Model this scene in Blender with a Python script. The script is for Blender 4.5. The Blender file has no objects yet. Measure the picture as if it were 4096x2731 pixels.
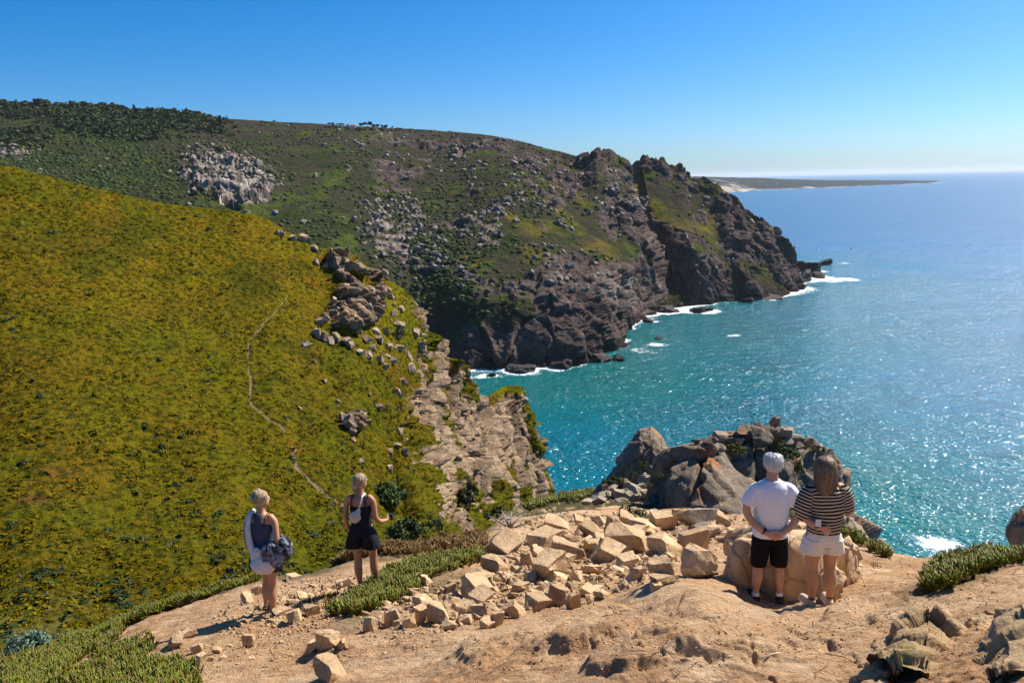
import bpy, math, random
import numpy as np
from mathutils import Vector, Matrix
from mathutils.bvhtree import BVHTree
from mathutils.kdtree import KDTree
random.seed(7); RNG = np.random.default_rng(11)
S = bpy.context.scene
# ---------------------------------------------------------------- camera, sky, sun, exposure
CAMH = 120.0
PITCH, ROLL, FPX = math.radians(11.4), math.radians(-1.3), 796.0
cam_d = bpy.data.cameras.new('camera'); cam = bpy.data.objects.new('camera', cam_d); S.collection.objects.link(cam)
RM = Matrix.Rotation(math.pi/2-PITCH, 3, 'X') @ Matrix.Rotation(ROLL, 3, 'Z')
cam.matrix_world = Matrix.Translation((0, 0, CAMH)) @ RM.to_4x4()
cam_d.sensor_width = 36; cam_d.lens = FPX/1024*36; cam_d.clip_start = 0.1; cam_d.clip_end = 150000
S.camera = cam
SUN_EL, SUN_AZ = math.radians(46), math.radians(56)      # azimuth to the right of the viewing direction (+Y)
sd = Vector((math.sin(SUN_AZ)*math.cos(SUN_EL), math.cos(SUN_AZ)*math.cos(SUN_EL), math.sin(SUN_EL)))
W = bpy.data.worlds.new('World'); S.world = W; W.use_nodes = True
wn = W.node_tree.nodes; wl = W.node_tree.links; wn.clear()
sky = wn.new('ShaderNodeTexSky'); sky.sky_type = 'NISHITA'; sky.sun_disc = False
sky.sun_elevation = SUN_EL; sky.sun_rotation = SUN_AZ; sky.altitude = 120; sky.air_density = 0.75; sky.dust_density = 1.1; sky.ozone_density = 1.5
hsv = wn.new('ShaderNodeHueSaturation'); hsv.inputs['Saturation'].default_value = 1.28
tint = wn.new('ShaderNodeMix'); tint.data_type = 'RGBA'; tint.blend_type = 'MULTIPLY'; tint.inputs[0].default_value = 1; tint.inputs[7].default_value = (.70, .95, 1.22, 1)
bg = wn.new('ShaderNodeBackground'); bg.inputs['Strength'].default_value = 0.073
wo = wn.new('ShaderNodeOutputWorld')
wl.new(sky.outputs[0], tint.inputs[6]); wl.new(tint.outputs[2], hsv.inputs['Color']); wl.new(hsv.outputs[0], bg.inputs[0]); wl.new(bg.outputs[0], wo.inputs[0])
sun_d = bpy.data.lights.new('sun', 'SUN'); sun_d.energy = 5.0; sun_d.angle = math.radians(0.5); sun_d.color = (1.0, 0.93, 0.82)
sun = bpy.data.objects.new('sun', sun_d); S.collection.objects.link(sun)
sun.rotation_euler = sd.to_track_quat('Z', 'Y').to_euler()
S.view_settings.view_transform = 'Standard'; S.view_settings.look = 'None'; S.view_settings.gamma = 1
S.view_settings.exposure = 0.72; S.view_settings.use_curve_mapping = False
S.render.engine = 'CYCLES'
S.cycles.max_bounces = 6; S.cycles.diffuse_bounces = 2; S.cycles.glossy_bounces = 2; S.cycles.transmission_bounces = 4
S.cycles.volume_bounces = 0; S.cycles.sample_clamp_indirect = 4; S.cycles.caustics_reflective = False
S.cycles.use_denoising = True

# ---------------------------------------------------------------- maths helpers
RN = np.array(RM)
def P(px, py, d):
    """world point at forward distance d on the sight line through picture point (px,py) of a 1024 wide frame"""
    px, py, d = np.broadcast_arrays(np.asarray(px, float), np.asarray(py, float), np.asarray(d, float))
    c = np.stack([(px-512)/FPX, -(py-341)/FPX, -np.ones_like(px)], -1)
    w = c @ RN.T
    r = w * (d/w[..., 1])[..., None]
    r[..., 2] += CAMH
    return r
def sea_d(px, py):
    c = np.array([(px-512)/FPX, -(py-341)/FPX, -1.0]); w = RN @ c
    return -CAMH*w[1]/w[2]
def raydir(px, py):
    return (RM @ Vector(((px-512)/FPX, -(py-341)/FPX, -1))).normalized()
def to_px(p):
    v = RN.T @ (np.asarray(p, float)-np.array([0, 0, CAMH]))
    return 512+FPX*v[0]/-v[2], 341-FPX*v[1]/-v[2]

TN = 64
TAB = RNG.random((TN, TN, TN)).astype(np.float32)
def vnoise(p, off=0.0):
    p = np.asarray(p, np.float64)+off
    i = np.floor(p).astype(np.int64); f = (p-i).astype(np.float32)
    u = f*f*f*(f*(f*6-15)+10)
    i0 = i & 63; i1 = (i+1) & 63
    x0, y0, z0 = i0[..., 0], i0[..., 1], i0[..., 2]; x1, y1, z1 = i1[..., 0], i1[..., 1], i1[..., 2]
    ux, uy, uz = u[..., 0], u[..., 1], u[..., 2]
    a = TAB[x0, y0, z0]*(1-ux)+TAB[x1, y0, z0]*ux; b = TAB[x0, y1, z0]*(1-ux)+TAB[x1, y1, z0]*ux
    c = TAB[x0, y0, z1]*(1-ux)+TAB[x1, y0, z1]*ux; d = TAB[x0, y1, z1]*(1-ux)+TAB[x1, y1, z1]*ux
    return ((a*(1-uy)+b*uy)*(1-uz)+(c*(1-uy)+d*uy)*uz)*2-1
def fbm(p, oct=4, rough=.5, off=0.0):
    p = np.asarray(p, float); s = 0; a = 1; t = 0
    for k in range(oct):
        s = s+a*vnoise(p, off+k*17.3); t += a; a *= rough; p = p*2.03
    return s/t
def ridged(p, oct=4, off=0.0):
    p = np.asarray(p, float); s = 0; a = 1; t = 0
    for k in range(oct):
        s = s+a*(1-2*np.abs(vnoise(p, off+k*11.7))); t += a; a *= .5; p = p*2.1
    return s/t
JT = RNG.random((TN, TN, TN, 4)).astype(np.float32)
def worley(p, off=0.0):
    """F1, F2, random per cell, random tilt plane value"""
    p = np.asarray(p, float)+off; sh = p.shape[:-1]; p = p.reshape(-1, 3)
    i = np.floor(p).astype(np.int64)
    f1 = np.full(len(p), 9.0); f2 = f1.copy(); rid = np.zeros(len(p)); tl = np.zeros(len(p))
    for dx in (-1, 0, 1):
        for dy in (-1, 0, 1):
            for dz in (-1, 0, 1):
                c = i+np.array([dx, dy, dz]); m = c & 63
                j = JT[m[:, 0], m[:, 1], m[:, 2]]
                dv = p-(c+j[:, :3]); d = np.sqrt((dv*dv).sum(1))
                n = d < f1
                f2 = np.where(n, f1, np.minimum(f2, d))
                t = dv[:, 0]*(j[:, 1]-.5)+dv[:, 1]*(j[:, 2]-.5)+dv[:, 2]*(j[:, 0]-.5)
                rid = np.where(n, j[:, 3], rid); tl = np.where(n, t*2, tl); f1 = np.where(n, d, f1)
    return f1.reshape(sh), f2.reshape(sh), rid.reshape(sh), tl.reshape(sh)
def sstep(a, b, x):
    t = np.clip((np.asarray(x, float)-a)/(b-a), 0, 1); return t*t*(3-2*t)
def pchip(x, y, xq):
    """monotone cubic, y (n,...) along axis 0"""
    x = np.asarray(x, float); y = np.asarray(y, float); h = np.diff(x); dl = np.diff(y, axis=0)/h.reshape((-1,)+(1,)*(y.ndim-1))
    m = np.zeros_like(y)
    w1 = (2*h[1:]+h[:-1]).reshape((-1,)+(1,)*(y.ndim-1)); w2 = (h[1:]+2*h[:-1]).reshape((-1,)+(1,)*(y.ndim-1))
    a, b = dl[:-1], dl[1:]
    ok = (a*b) > 0
    with np.errstate(divide='ignore', invalid='ignore'):
        mm = (w1+w2)/(w1/np.where(a == 0, 1, a)+w2/np.where(b == 0, 1, b))
    m[1:-1] = np.where(ok, mm, 0); m[0] = dl[0]; m[-1] = dl[-1]
    k = np.clip(np.searchsorted(x, xq, side='right')-1, 0, len(x)-2)
    t = ((xq-x[k])/h[k]).reshape((-1,)+(1,)*(y.ndim-1)); hk = h[k].reshape(t.shape)
    return (y[k]*(2*t**3-3*t**2+1)+m[k]*hk*(t**3-2*t**2+t)+y[k+1]*(-2*t**3+3*t**2)+m[k+1]*hk*(t**3-t**2))
def loft(ctrl, nu, nv, back=()):
    """ctrl[col][row]=(px,py,d) -> smooth world grid (nu,nv,3) and its (px,py) grid; back rows: world offsets before row 0"""
    C = np.array(ctrl, float)
    # column parameter: mean distance in the picture
    def par(A):
        q = np.sqrt((np.diff(A[..., 0], axis=0)**2+np.diff(A[..., 1], axis=0)**2)).mean(1)+2.0
        return np.concatenate([[0], np.cumsum(q)])
    C[..., 2] = np.log(C[..., 2])
    t = par(C); C2 = pchip(t, C, np.linspace(0, t[-1], nu))
    R = C2.transpose(1, 0, 2); t = par(R); R2 = pchip(t, R, np.linspace(0, t[-1], nv))
    G = R2.transpose(1, 0, 2)
    G[..., 2] = np.exp(G[..., 2])
    return P(G[..., 0], G[..., 1], G[..., 2]), G
def gnormals(Wd):
    du = np.gradient(Wd, axis=0); dv = np.gradient(Wd, axis=1)
    n = np.cross(du, dv); n /= np.linalg.norm(n, axis=-1, keepdims=True)+1e-9
    return n
def grid_faces(nu, nv, wrap=False):
    i = np.arange(nu-1)[:, None]; j = np.arange(nv-1)[None, :]
    a = i*nv+j
    return np.stack([a, a+nv, a+nv+1, a+1], -1).reshape(-1, 4)
# ---------------------------------------------------------------- scene helpers
def link(o): S.collection.objects.link(o); return o
def mesh_from(name, v, f, smooth=True, attrs=None):
    me = bpy.data.meshes.new(name); v = np.asarray(v, np.float32).reshape(-1, 3)
    if isinstance(f, np.ndarray):
        k = f.shape[1]; me.vertices.add(len(v)); me.vertices.foreach_set('co', v.ravel())
        me.loops.add(f.size); me.loops.foreach_set('vertex_index', f.astype(np.int32).ravel())
        me.polygons.add(len(f)); me.polygons.foreach_set('loop_start', np.arange(0, f.size, k, dtype=np.int32))
        try: me.polygons.foreach_set('loop_total', np.full(len(f), k, np.int32))
        except Exception: pass
    else:
        me.from_pydata([tuple(x) for x in v.tolist()], [], f)
    me.update(calc_edges=True)
    if smooth: me.polygons.foreach_set('use_smooth', np.ones(len(me.polygons), bool))
    for k_, a in (attrs or {}).items():
        a = np.asarray(a, np.float32)
        if a.ndim == 2: at = me.attributes.new(k_, 'FLOAT_COLOR', 'POINT'); at.data.foreach_set('color', np.concatenate([a, np.ones((len(a), 1), np.float32)], 1).ravel())
        else: at = me.attributes.new(k_, 'FLOAT', 'POINT'); at.data.foreach_set('value', a.ravel())
    return me
def tag(o, label=None, cat=None, group=None, kind=None):
    if label: o['label'] = label
    if cat: o['category'] = cat
    if group: o['group'] = group
    if kind: o['kind'] = kind
    return o
def ob(name, me, mat=None, parent=None, loc=None):
    o = bpy.data.objects.new(name, me); link(o)
    if mat and not me.materials: me.materials.append(mat)
    if parent: o.parent = parent
    if loc is not None: o.location = loc
    return o
def empty(name, loc, label, cat, group=None, rz=0):
    o = bpy.data.objects.new(name, None); link(o); o.location = loc; o.rotation_euler = (0, 0, rz); o.empty_display_size = .2
    return tag(o, label, cat, group)
# ---------------------------------------------------------------- materials
class NT:
    def __init__(s, name, rough=.85):
        s.m = bpy.data.materials.new(name); s.m.use_nodes = True; s.t = s.m.node_tree; s.t.nodes.clear()
        s.out = s.n('ShaderNodeOutputMaterial'); s.b = s.n('ShaderNodeBsdfPrincipled'); s.l(s.b.outputs[0], s.out.inputs[0])
        s.b.inputs['Roughness'].default_value = rough
        s.pos = s.n('ShaderNodeNewGeometry').outputs['Position']; s.spec(.3)
    def n(s, t, **k):
        x = s.t.nodes.new(t)
        for a, v in k.items(): setattr(x, a, v)
        return x
    def l(s, a, b): s.t.links.new(a, b)
    def spec(s, v): s.b.inputs['Specular IOR Level'].default_value = v
    def setin(s, sock, v):
        if hasattr(v, 'links'): s.l(v, sock)
        else: sock.default_value = v if not (isinstance(v, tuple) and len(v) == 3 and sock.type == 'RGBA') else v+(1,)
    def objpos(s): return s.n('ShaderNodeTexCoord').outputs['Object']
    def noise(s, scale, detail=4, rough=.55, vec=None, dist=0, col=False):
        x = s.n('ShaderNodeTexNoise'); x.inputs['Scale'].default_value = scale; x.inputs['Detail'].default_value = detail
        x.inputs['Roughness'].default_value = rough; x.inputs['Distortion'].default_value = dist; s.l(vec or s.pos, x.inputs['Vector'])
        return x.outputs['Color' if col else 'Fac']
    def voro(s, scale, vec=None, feat='F1', out='Distance'):
        x = s.n('ShaderNodeTexVoronoi', feature=feat); x.inputs['Scale'].default_value = scale; s.l(vec or s.pos, x.inputs['Vector'])
        return x.outputs[out]
    def vscale(s, v, sc):
        x = s.n('ShaderNodeVectorMath', operation='MULTIPLY'); s.l(v, x.inputs[0]); x.inputs[1].default_value = sc; return x.outputs[0]
    def ramp(s, f, stops, interp='LINEAR'):
        x = s.n('ShaderNodeValToRGB'); x.color_ramp.interpolation = interp; e = x.color_ramp.elements
        while len(e) < len(stops): e.new(.5)
        for q, (p_, c) in zip(e, stops):
            q.position = p_; q.color = (tuple(c)+(1,)) if isinstance(c, (tuple, list)) else (c, c, c, 1)
        s.setin(x.inputs[0], f); return x.outputs[0]
    def mix(s, f, a, b, mode='MIX'):
        x = s.n('ShaderNodeMix', data_type='RGBA', blend_type=mode); s.setin(x.inputs[0], f); s.setin(x.inputs[6], a); s.setin(x.inputs[7], b); return x.outputs[2]
    def math(s, op, a, b=None, clamp=False):
        x = s.n('ShaderNodeMath', operation=op, use_clamp=clamp); s.setin(x.inputs[0], a)
        if b is not None: s.setin(x.inputs[1], b)
        return x.outputs[0]
    def attr(s, name, out='Fac'):
        x = s.n('ShaderNodeAttribute'); x.attribute_name = name; return x.outputs[out]
    def bump(s, h, dist, strength=1.0, nrm=None):
        x = s.n('ShaderNodeBump'); x.inputs['Distance'].default_value = dist; x.inputs['Strength'].default_value = strength
        s.l(h, x.inputs['Height'])
        if nrm: s.l(nrm, x.inputs['Normal'])
        s.l(x.outputs[0], s.b.inputs['Normal']); return x.outputs[0]
    def col(s, c): s.setin(s.b.inputs['Base Color'], c)
    def isl(s): return s.n('ShaderNodeNewGeometry').outputs['Random Per Island']
def plain(name, c, rough=.7, bumpsc=None, bd=.002, var=.15, spec=.3):
    m = NT(name, rough); m.spec(spec); o = m.objpos()
    f = m.noise(bumpsc or 30, 3, vec=o)
    m.col(m.mix(m.ramp(f, [(.3, 0), (.7, 1)]), tuple(x*(1-var) for x in c), tuple(min(1, x*(1+var)) for x in c)))
    if bumpsc: m.bump(f, bd)
    return m.m
# ================================================================ materials for the land
def rock_mat(name, base, dark, light, scale=1.0, lichen=None, bump=.25, rough=.9, crack=.5):
    m = NT(name, rough); m.spec(.2)
    f = m.noise(.35*scale, 6, .62); c = m.mix(m.ramp(f, [(.32, 0), (.5, .5), (.7, 1)]), dark, light)
    c = m.mix(m.ramp(m.noise(2.3*scale, 5, .6), [(.35, 0), (.65, 1)]), c, base)
    if lichen: c = m.mix(m.ramp(m.noise(.55*scale, 4, .6, dist=.5), [(.57, 0), (.65, .8)]), c, lichen)
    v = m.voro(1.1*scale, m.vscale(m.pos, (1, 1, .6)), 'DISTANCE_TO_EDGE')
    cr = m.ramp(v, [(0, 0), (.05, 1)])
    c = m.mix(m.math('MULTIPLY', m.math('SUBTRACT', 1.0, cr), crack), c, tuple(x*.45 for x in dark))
    oi = m.n('ShaderNodeObjectInfo').outputs['Random']
    c = m.mix(m.ramp(oi, [(0, .55), (.5, 0), (1, 0)]), c, tuple(x*.55 for x in base)); c = m.mix(m.ramp(oi, [(.55, 0), (1, .35)]), c, (min(1, light[0]*1.08), light[1]*1.0, light[2]*.92))
    m.col(c)
    h = m.math('ADD', m.noise(1.6*scale, 9, .68), m.math('MULTIPLY', cr, .25*crack))
    m.bump(h, bump/scale)
    return m.m
def land_mat():
    """far slopes: attribute col (plant cover colour), rock (bare rock share)"""
    m = NT('far_slope', 1.0); m.spec(0.0)
    veg = m.attr('col', 'Color'); rk = m.attr('rock')
    n1 = m.noise(.12, 7, .7); n2 = m.noise(.5, 5, .7)
    veg = m.mix(m.ramp(n1, [(.38, .75), (.62, 0)]), veg, (.018, .03, .010))
    veg = m.mix(m.ramp(n2, [(.5, 0), (.66, .6)]), veg, (.10, .085, .05))
    rc = m.mix(m.ramp(m.noise(.03, 6, .7), [(.35, 0), (.65, 1)]), (.070, .048, .042), (.21, .158, .128))
    rc = m.mix(m.ramp(m.noise(.22, 8, .7), [(.40, .6), (.6, 0)]), rc, (.06, .042, .042))
    rc = m.mix(m.ramp(m.voro(.16, m.vscale(m.pos, (1, 1, .45)), 'DISTANCE_TO_EDGE'), [(0, .7), (.06, 0)]), rc, (.05, .038, .036))
    k = m.math('ADD', rk, m.math('MULTIPLY', m.math('SUBTRACT', n2, .5), 1.3), True)
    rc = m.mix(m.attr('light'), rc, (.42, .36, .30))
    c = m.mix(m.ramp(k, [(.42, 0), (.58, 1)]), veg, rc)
    # dark wet band where the swell reaches
    z = m.n('ShaderNodeSeparateXYZ'); m.l(m.pos, z.inputs[0])
    wet = m.ramp(m.math('DIVIDE', z.outputs[2], 12.0), [(.0, 1), (.35, .9), (.7, 0)])
    c = m.mix(m.math('MULTIPLY', wet, .75), c, (.03, .024, .022))
    m.col(c)
    h = m.math('ADD', m.noise(.25, 9, .72), m.math('MULTIPLY', m.noise(1.2, 4, .6), .12))
    m.bump(h, 3.5, .8)
    return m.m
def hill_mat():
    m = NT('green_slope', 1.0); m.spec(0.0)
    veg = m.attr('col', 'Color'); rk = m.attr('rock'); pth = m.attr('path')
    n0 = m.noise(.07, 5, .6); n1 = m.noise(1.1, 7, .7, dist=.4); n2 = m.noise(.35, 5, .65, dist=.6); n3 = m.noise(4.0, 4, .7)
    c = m.mix(m.ramp(n2, [(.46, 0), (.66, .55)]), veg, (.115, .125, .005))
    c = m.mix(m.ramp(n0, [(.45, 0), (.68, .6)]), c, (.20, .095, .008))
    c = m.mix(m.ramp(m.noise(.9, 5, .7), [(.56, 0), (.70, .45)]), c, (.25, .17, .008))
    c = m.mix(m.ramp(n1, [(.42, .97), (.54, 0)]), c, (.024, .030, .005))
    c = m.mix(m.ramp(n3, [(.38, .8), (.53, 0)]), c, (.05, .052, .006))
    c = m.mix(m.ramp(m.noise(7.5, 3, .7), [(.56, 0), (.72, .4)]), c, (.36, .26, .012))
    rc = m.mix(m.ramp(m.noise(.25, 6, .65), [(.38, 0), (.62, 1)]), (.22, .145, .085), (.43, .30, .185))
    rc = m.mix(m.ramp(m.noise(.45, 5, .65, vec=m.vscale(m.pos, (1, 1, .3))), [(.58, 0), (.66, .7)]), rc, (.42, .17, .07))
    rc = m.mix(m.ramp(m.noise(1.5, 8, .7), [(.38, .6), (.56, 0)]), rc, (.12, .095, .08))
    sb = m.attr('slab'); rc = m.mix(m.ramp(sb, [(.25, .62), (.5, 0)]), rc, (.12, .085, .058)); rc = m.mix(m.ramp(sb, [(.55, 0), (.75, .5)]), rc, (.52, .37, .235))
    for _s, _w in ((.55, .035), (1.5, .05)): rc = m.mix(m.ramp(m.voro(_s, m.vscale(m.pos, (1, 1, .22)), 'DISTANCE_TO_EDGE'), [(0, .85), (_w, 0)]), rc, (.05, .036, .028))  # dark crack lines in the rock colour stand in for shadow in the crevices
    k = m.math('ADD', rk, m.math('MULTIPLY', m.math('SUBTRACT', m.noise(.8, 6, .7), .5), 1.5), True)
    c = m.mix(m.ramp(k, [(.44, 0), (.56, 1)]), c, rc)
    pk = m.math('ADD', pth, m.math('MULTIPLY', m.math('SUBTRACT', n3, .5), .9), True)
    c = m.mix(m.ramp(pk, [(.5, 0), (.62, 1)]), c, (.22, .15, .095))
    z = m.n('ShaderNodeSeparateXYZ'); m.l(m.pos, z.inputs[0])
    m.col(c)
    m.bump(m.math('ADD', m.noise(1.3, 9, .75), m.math('MULTIPLY', n3, .25)), .55, .9)
    return m.m
MF, MG = land_mat(), hill_mat()

def blob(px, py, cx, cy, rx, ry, ang=0.0):
    a = math.radians(ang); dx, dy = px-cx, py-cy
    u = (dx*math.cos(a)+dy*math.sin(a))/rx; v = (-dx*math.sin(a)+dy*math.cos(a))/ry
    return np.clip(1.25-(u*u+v*v), 0, 1)

# ================================================================ far hillside and headland
def FC(pts, water=None, facs=None):
    """column from slope crest to foot; with water the distances are factors of the waterline distance"""
    if water is None: return pts
    sdist = sea_d(*water)
    return [(x, y, sdist*f) for (x, y), f in zip(pts, facs)]+[(water[0], water[1], sdist)]
F = [
 FC([(-150,95,1250),(-150,125,1050),(-150,165,800),(-150,220,550),(-150,300,420)]),
 FC([(0,101.5,1250),(0,130,1050),(0,165,800),(0,215,550),(0,300,400)]),
 FC([(44,103.6,1230),(44,132,1040),(45,170,790),(48,225,550),(52,310,410)]),
 FC([(87,105,1210),(87,135,1020),(90,175,785),(98,235,555),(105,315,420)]),
 FC([(131,109,1200),(131,140,1000),(131,180,780),(140,240,560),(160,320,430)]),
 FC([(196,114,1170),(196,143,1000),(200,183,780),(208,247,575),(230,330,445)]),
 FC([(226,119,1150),(228,145,1000),(232,185,780),(240,250,580),(260,335,455)]),
 FC([(305,123,1120),(308,150,980),(315,190,790),(330,250,610),(350,345,480)]),
 FC([(370,127,1100),(375,155,960),(385,200,780),(400,262,620),(410,358,500)]),
 FC([(435,130.6),(440,160),(448,205),(455,290)], (440,369), (2.18,1.9,1.52,1.09)),
 FC([(479,134),(482,160),(488,205),(480,303)], (472,370), (2.12,1.84,1.48,1.06)),
 FC([(522,141.5),(522,165),(522,210),(517,305)], (507,369), (2.04,1.78,1.44,1.06)),
 FC([(544,148),(544,172),(545,215),(543,300)], (540,367), (1.98,1.72,1.42,1.07)),
 FC([(566,153),(566,178),(566,225),(568,292)], (566,365), (1.92,1.68,1.38,1.09)),
 FC([(583.5,157.6),(584,185),(585,230),(590,288)], (588,353), (1.72,1.52,1.3,1.07)),
 FC([(590,153.5),(592,182),(594,230),(600,280)], (600,345), (1.6,1.45,1.25,1.06)),
 FC([(596.5,151),(598,182),(604,230),(612,275)], (610,336), (1.5,1.36,1.2,1.05)),
 FC([(603,152.5),(606,183),(612,230),(624,273)], (624,327), (1.44,1.31,1.17,1.045)),
 FC([(609.6,153.7),(612,186),(618,226),(634,272)], (634,321), (1.38,1.26,1.14,1.04)),
 FC([(616,157),(619,188),(625,223),(642,270)], (644,316), (1.33,1.23,1.11,1.035)),
 FC([(622.6,159),(626,190),(632,222),(650,267)], (655,312), (1.3,1.2,1.10,1.03)),
 FC([(626,162),(630,192),(637,222),(656,266)], (663,310), (1.29,1.2,1.10,1.02)),
 FC([(631,164),(636,195),(642,221),(661,264)], (668,308.5), (1.28,1.21,1.15,1.09)),
 FC([(636,160),(641,193),(648,220),(668,261)], (673,307.5), (1.275,1.21,1.15,1.09)),
 FC([(642,159),(647,190),(655,220),(674,258)], (679,307), (1.27,1.20,1.14,1.08)),
 FC([(653,157.6),(659,190),(667,222),(683,255)], (690,305.5), (1.265,1.19,1.12,1.055)),
 FC([(666,160),(672,195),(681,225),(692,252)], (698,304.5), (1.26,1.18,1.105,1.035)),
 FC([(672.7,165.5),(679,197),(687,227),(699,252)], (706,304), (1.25,1.175,1.10,1.03)),
 FC([(679,163.7),(686,200),(694,228),(706,253)], (714,303), (1.245,1.17,1.10,1.03)),
 FC([(683.6,174),(692,208),(701,233),(714,262)], (722,302), (1.24,1.16,1.095,1.03)),
 FC([(692,177),(699,212),(709,236),(721,264)], (730,301), (1.23,1.155,1.095,1.04)),
 FC([(701,179.4),(710,215),(718,240),(729,268)], (741,300), (1.22,1.15,1.09,1.035)),
 FC([(718.4,187),(727,220),(735,245),(745,272)], (755,299.5), (1.20,1.13,1.07,1.02)),
 FC([(728,192),(736,222),(744,248),(753,274)], (765,298.5), (1.18,1.12,1.06,1.02)),
 FC([(736,198),(743,225),(750,250),(759,275)], (773,297.5), (1.16,1.105,1.055,1.02)),
 FC([(749,213),(756,235),(762,255),(770,277)], (783,296), (1.13,1.085,1.045,1.02)),
 FC([(764,220),(770,240),(775,260),(782,280)], (791,294), (1.095,1.06,1.03,1.01)),
 FC([(775,235),(781,250),(785,266),(790,280)], (797,291), (1.065,1.04,1.02,1.01)),
 FC([(789,255),(791,263),(793,272),(797,281)], (802,288.5), (1.035,1.025,1.015,1.008)),
 FC([(792,266),(794,272),(797,278),(800,283)], (804.6,287), (1.02,1.015,1.01,1.005)),
 FC([(786,262),(788,268),(791,275),(795,281)], (800,285), (1.09,1.09,1.08,1.08)),
]
def build_far():
    nu, nv = 900, 380
    Wd, G = loft(F, nu, nv)
    px, py = G[..., 0], G[..., 1]
    N = gnormals(Wd)
    N *= np.sign((N*(np.array([0, 0, CAMH])-Wd)).sum(-1))[..., None]
    steep = 1-np.abs(N[..., 2])
    # buttresses on the sea cliffs
    hN = N.copy(); hN[..., 2] = 0; hN /= np.linalg.norm(hN, axis=-1, keepdims=True)+1e-6
    rightpart = sstep(400, 470, px)
    cliff = sstep(.22, .5, steep)*rightpart
    cm = sstep(640, 600, px)*sstep(.0, 1.0, cliff)
    Q = Wd*np.array([1/52., 1/52., 1/150.]); b1 = ridged(Q+fbm(Wd/40., 3)[..., None]*.25, 3)
    low = sstep(70, 30, Wd[..., 2])*sstep(0, 12, Wd[..., 2])
    Wd = Wd+hN*((b1-.1)*(11*cm+5*cliff))[..., None]
    f1, f2, rid, tl = worley(Wd*np.array([1/17., 1/17., 1/26.]), 3.1)
    g1, g2, gid, gt = worley(Wd/6.5, 9.7)
    # crags: where the bare rock sits
    outc = fbm(Wd/70., 4, .55, 5.0)+.55*(ridged(Wd*np.array([1/60., 1/60., 1/60.]), 4, 8.0)-.2)
    craggy = sstep(.02, .34, outc)*sstep(330, 420, px)
    craggy = np.maximum(craggy, sstep(585, 600, px)*sstep(.05, .25, outc))
    q = blob(px, py, 208, 172, 34, 26)+blob(px, py, 250, 178, 30, 20, 30)+blob(px, py, 232, 196, 36, 14)+.7*blob(px, py, 12, 152, 20, 8)
    craggy = np.maximum(craggy, np.clip(q*sstep(-.45, .1, fbm(Wd/22., 4, .6, 2.0)), 0, 1))
    for a in [(480,233,26,18,20),(383,222,14,14,0),(395,250,26,18,30),(500,207,10,9,0),(535,168,30,10,25),(560,178,22,12,30),(545,195,10,30,-55),(617,205,8,34,-25),(605,222,8,26,-25),(655,172,26,14,20),(690,190,34,12,25),(700,220,10,12,0),(600,160,16,8,10),(725,205,12,20,-30),(750,232,10,22,-35)]:
        craggy = np.maximum(craggy, blob(px, py, *a)*sstep(-.35, .15, fbm(Wd/16., 3, .6, 4.0)))
    craggy *= 1-blob(px, py, 445, 283, 22, 14, 10)
    rock = np.clip(np.maximum(craggy, cliff*1.1-.05+.35*fbm(Wd/25., 4, .6, 1.0)), 0, 1)
    head = sstep(590, 640, px)
    qq = np.clip(q, 0, 1)*sstep(-.5, 0, fbm(Wd/22., 4, .6, 2.0))
    rough = rock*(.35+.65*craggy)
    disp = rough*((rid-.35)*(6.0+1.5*head)+tl*4.2-sstep(.10, 0, f2-f1)*1.6) + (.25+.75*rough)*((gid-.5)*1.7+gt*1.4)*(.35+.65*rock) + fbm(Wd/9., 5, .6, 7.0)*(1.0+1.9*rock) + fbm(Wd/60., 4, .5, 3.0)*2.5
    disp = disp+qq*((rid-.3)*7+tl*5+(gid-.5)*3)
    h1, h2, hid, ht = worley(Wd*np.array([1/34., 1/34., 1/62.])+.2*fbm(Wd/30., 2)[..., None], 13.3)
    disp = disp+cliff*(1-.0*head)*((hid-.5)*9+ht*8-sstep(.07, 0, h2-h1)*4)
    top = sstep(0, .03, np.linspace(0, 1, nv))[None, :]
    disp = disp*(.35+.65*top)+(1-top)*0.6
    Wd = Wd+N*disp[..., None]
    cr = sstep(582, 594, px)*sstep(800, 700, px)*sstep(.10, 0, np.linspace(0, 1, nv))[None, :]
    k1, k2, kid, kt = worley(Wd/11., 2.2)
    Wd[..., 2] += cr*((kid-.45)*7+kt*5+1.6*fbm(Wd/4., 3))
    # plant cover colour
    heath = np.array([.060, .045, .033]); green = np.array([.028, .044, .009]); ochre = np.array([.23, .165, .018]); purple = np.array([.075, .055, .048]); lush = np.array([.075, .10, .014])
    col = np.zeros(Wd.shape)+heath
    def put(mask, c):
        nonlocal col
        mask = np.clip(mask, 0, 1)[..., None]; col = col*(1-mask)+c*mask
    put(sstep(.02, .5, fbm(Wd/45., 4, .6, 12.0)+.5*sstep(260, 150, px)*sstep(110, 150, py)), green)
    put(sstep(420, 300, px)*sstep(175, 230, py)*.85, green)
    put(sstep(225, 130, px)*sstep(150, 112, py)*.9, green*.8)
    put(sstep(18, 4, py-np.interp(px, [200, 305, 370, 435, 479, 522, 566], [120, 126, 130, 134, 139, 148, 158]))*sstep(190, 260, px), purple)
    put(sstep(.15, .4, fbm(Wd/26., 3, .6, 21.0)), lush)
    for a in [(445,283,24,16,10),(560,212,34,6,40),(520,222,30,5,35),(575,190,26,6,50),(600,250,20,10,30),(640,190,8,16,-20),(655,210,20,10,30),(705,225,16,14,20),(680,232,14,20,-40),(735,258,6,16,-30),(535,255,20,7,20),(470,262,14,8,20),(72,121,22,4,5),(330,150,40,5,3),(745,240,16,10,30)]:
        put(blob(px, py, *a)*(.55+.6*fbm(Wd/14., 3, .6, 15.0)), ochre if a[1] > 155 else lush)
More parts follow.
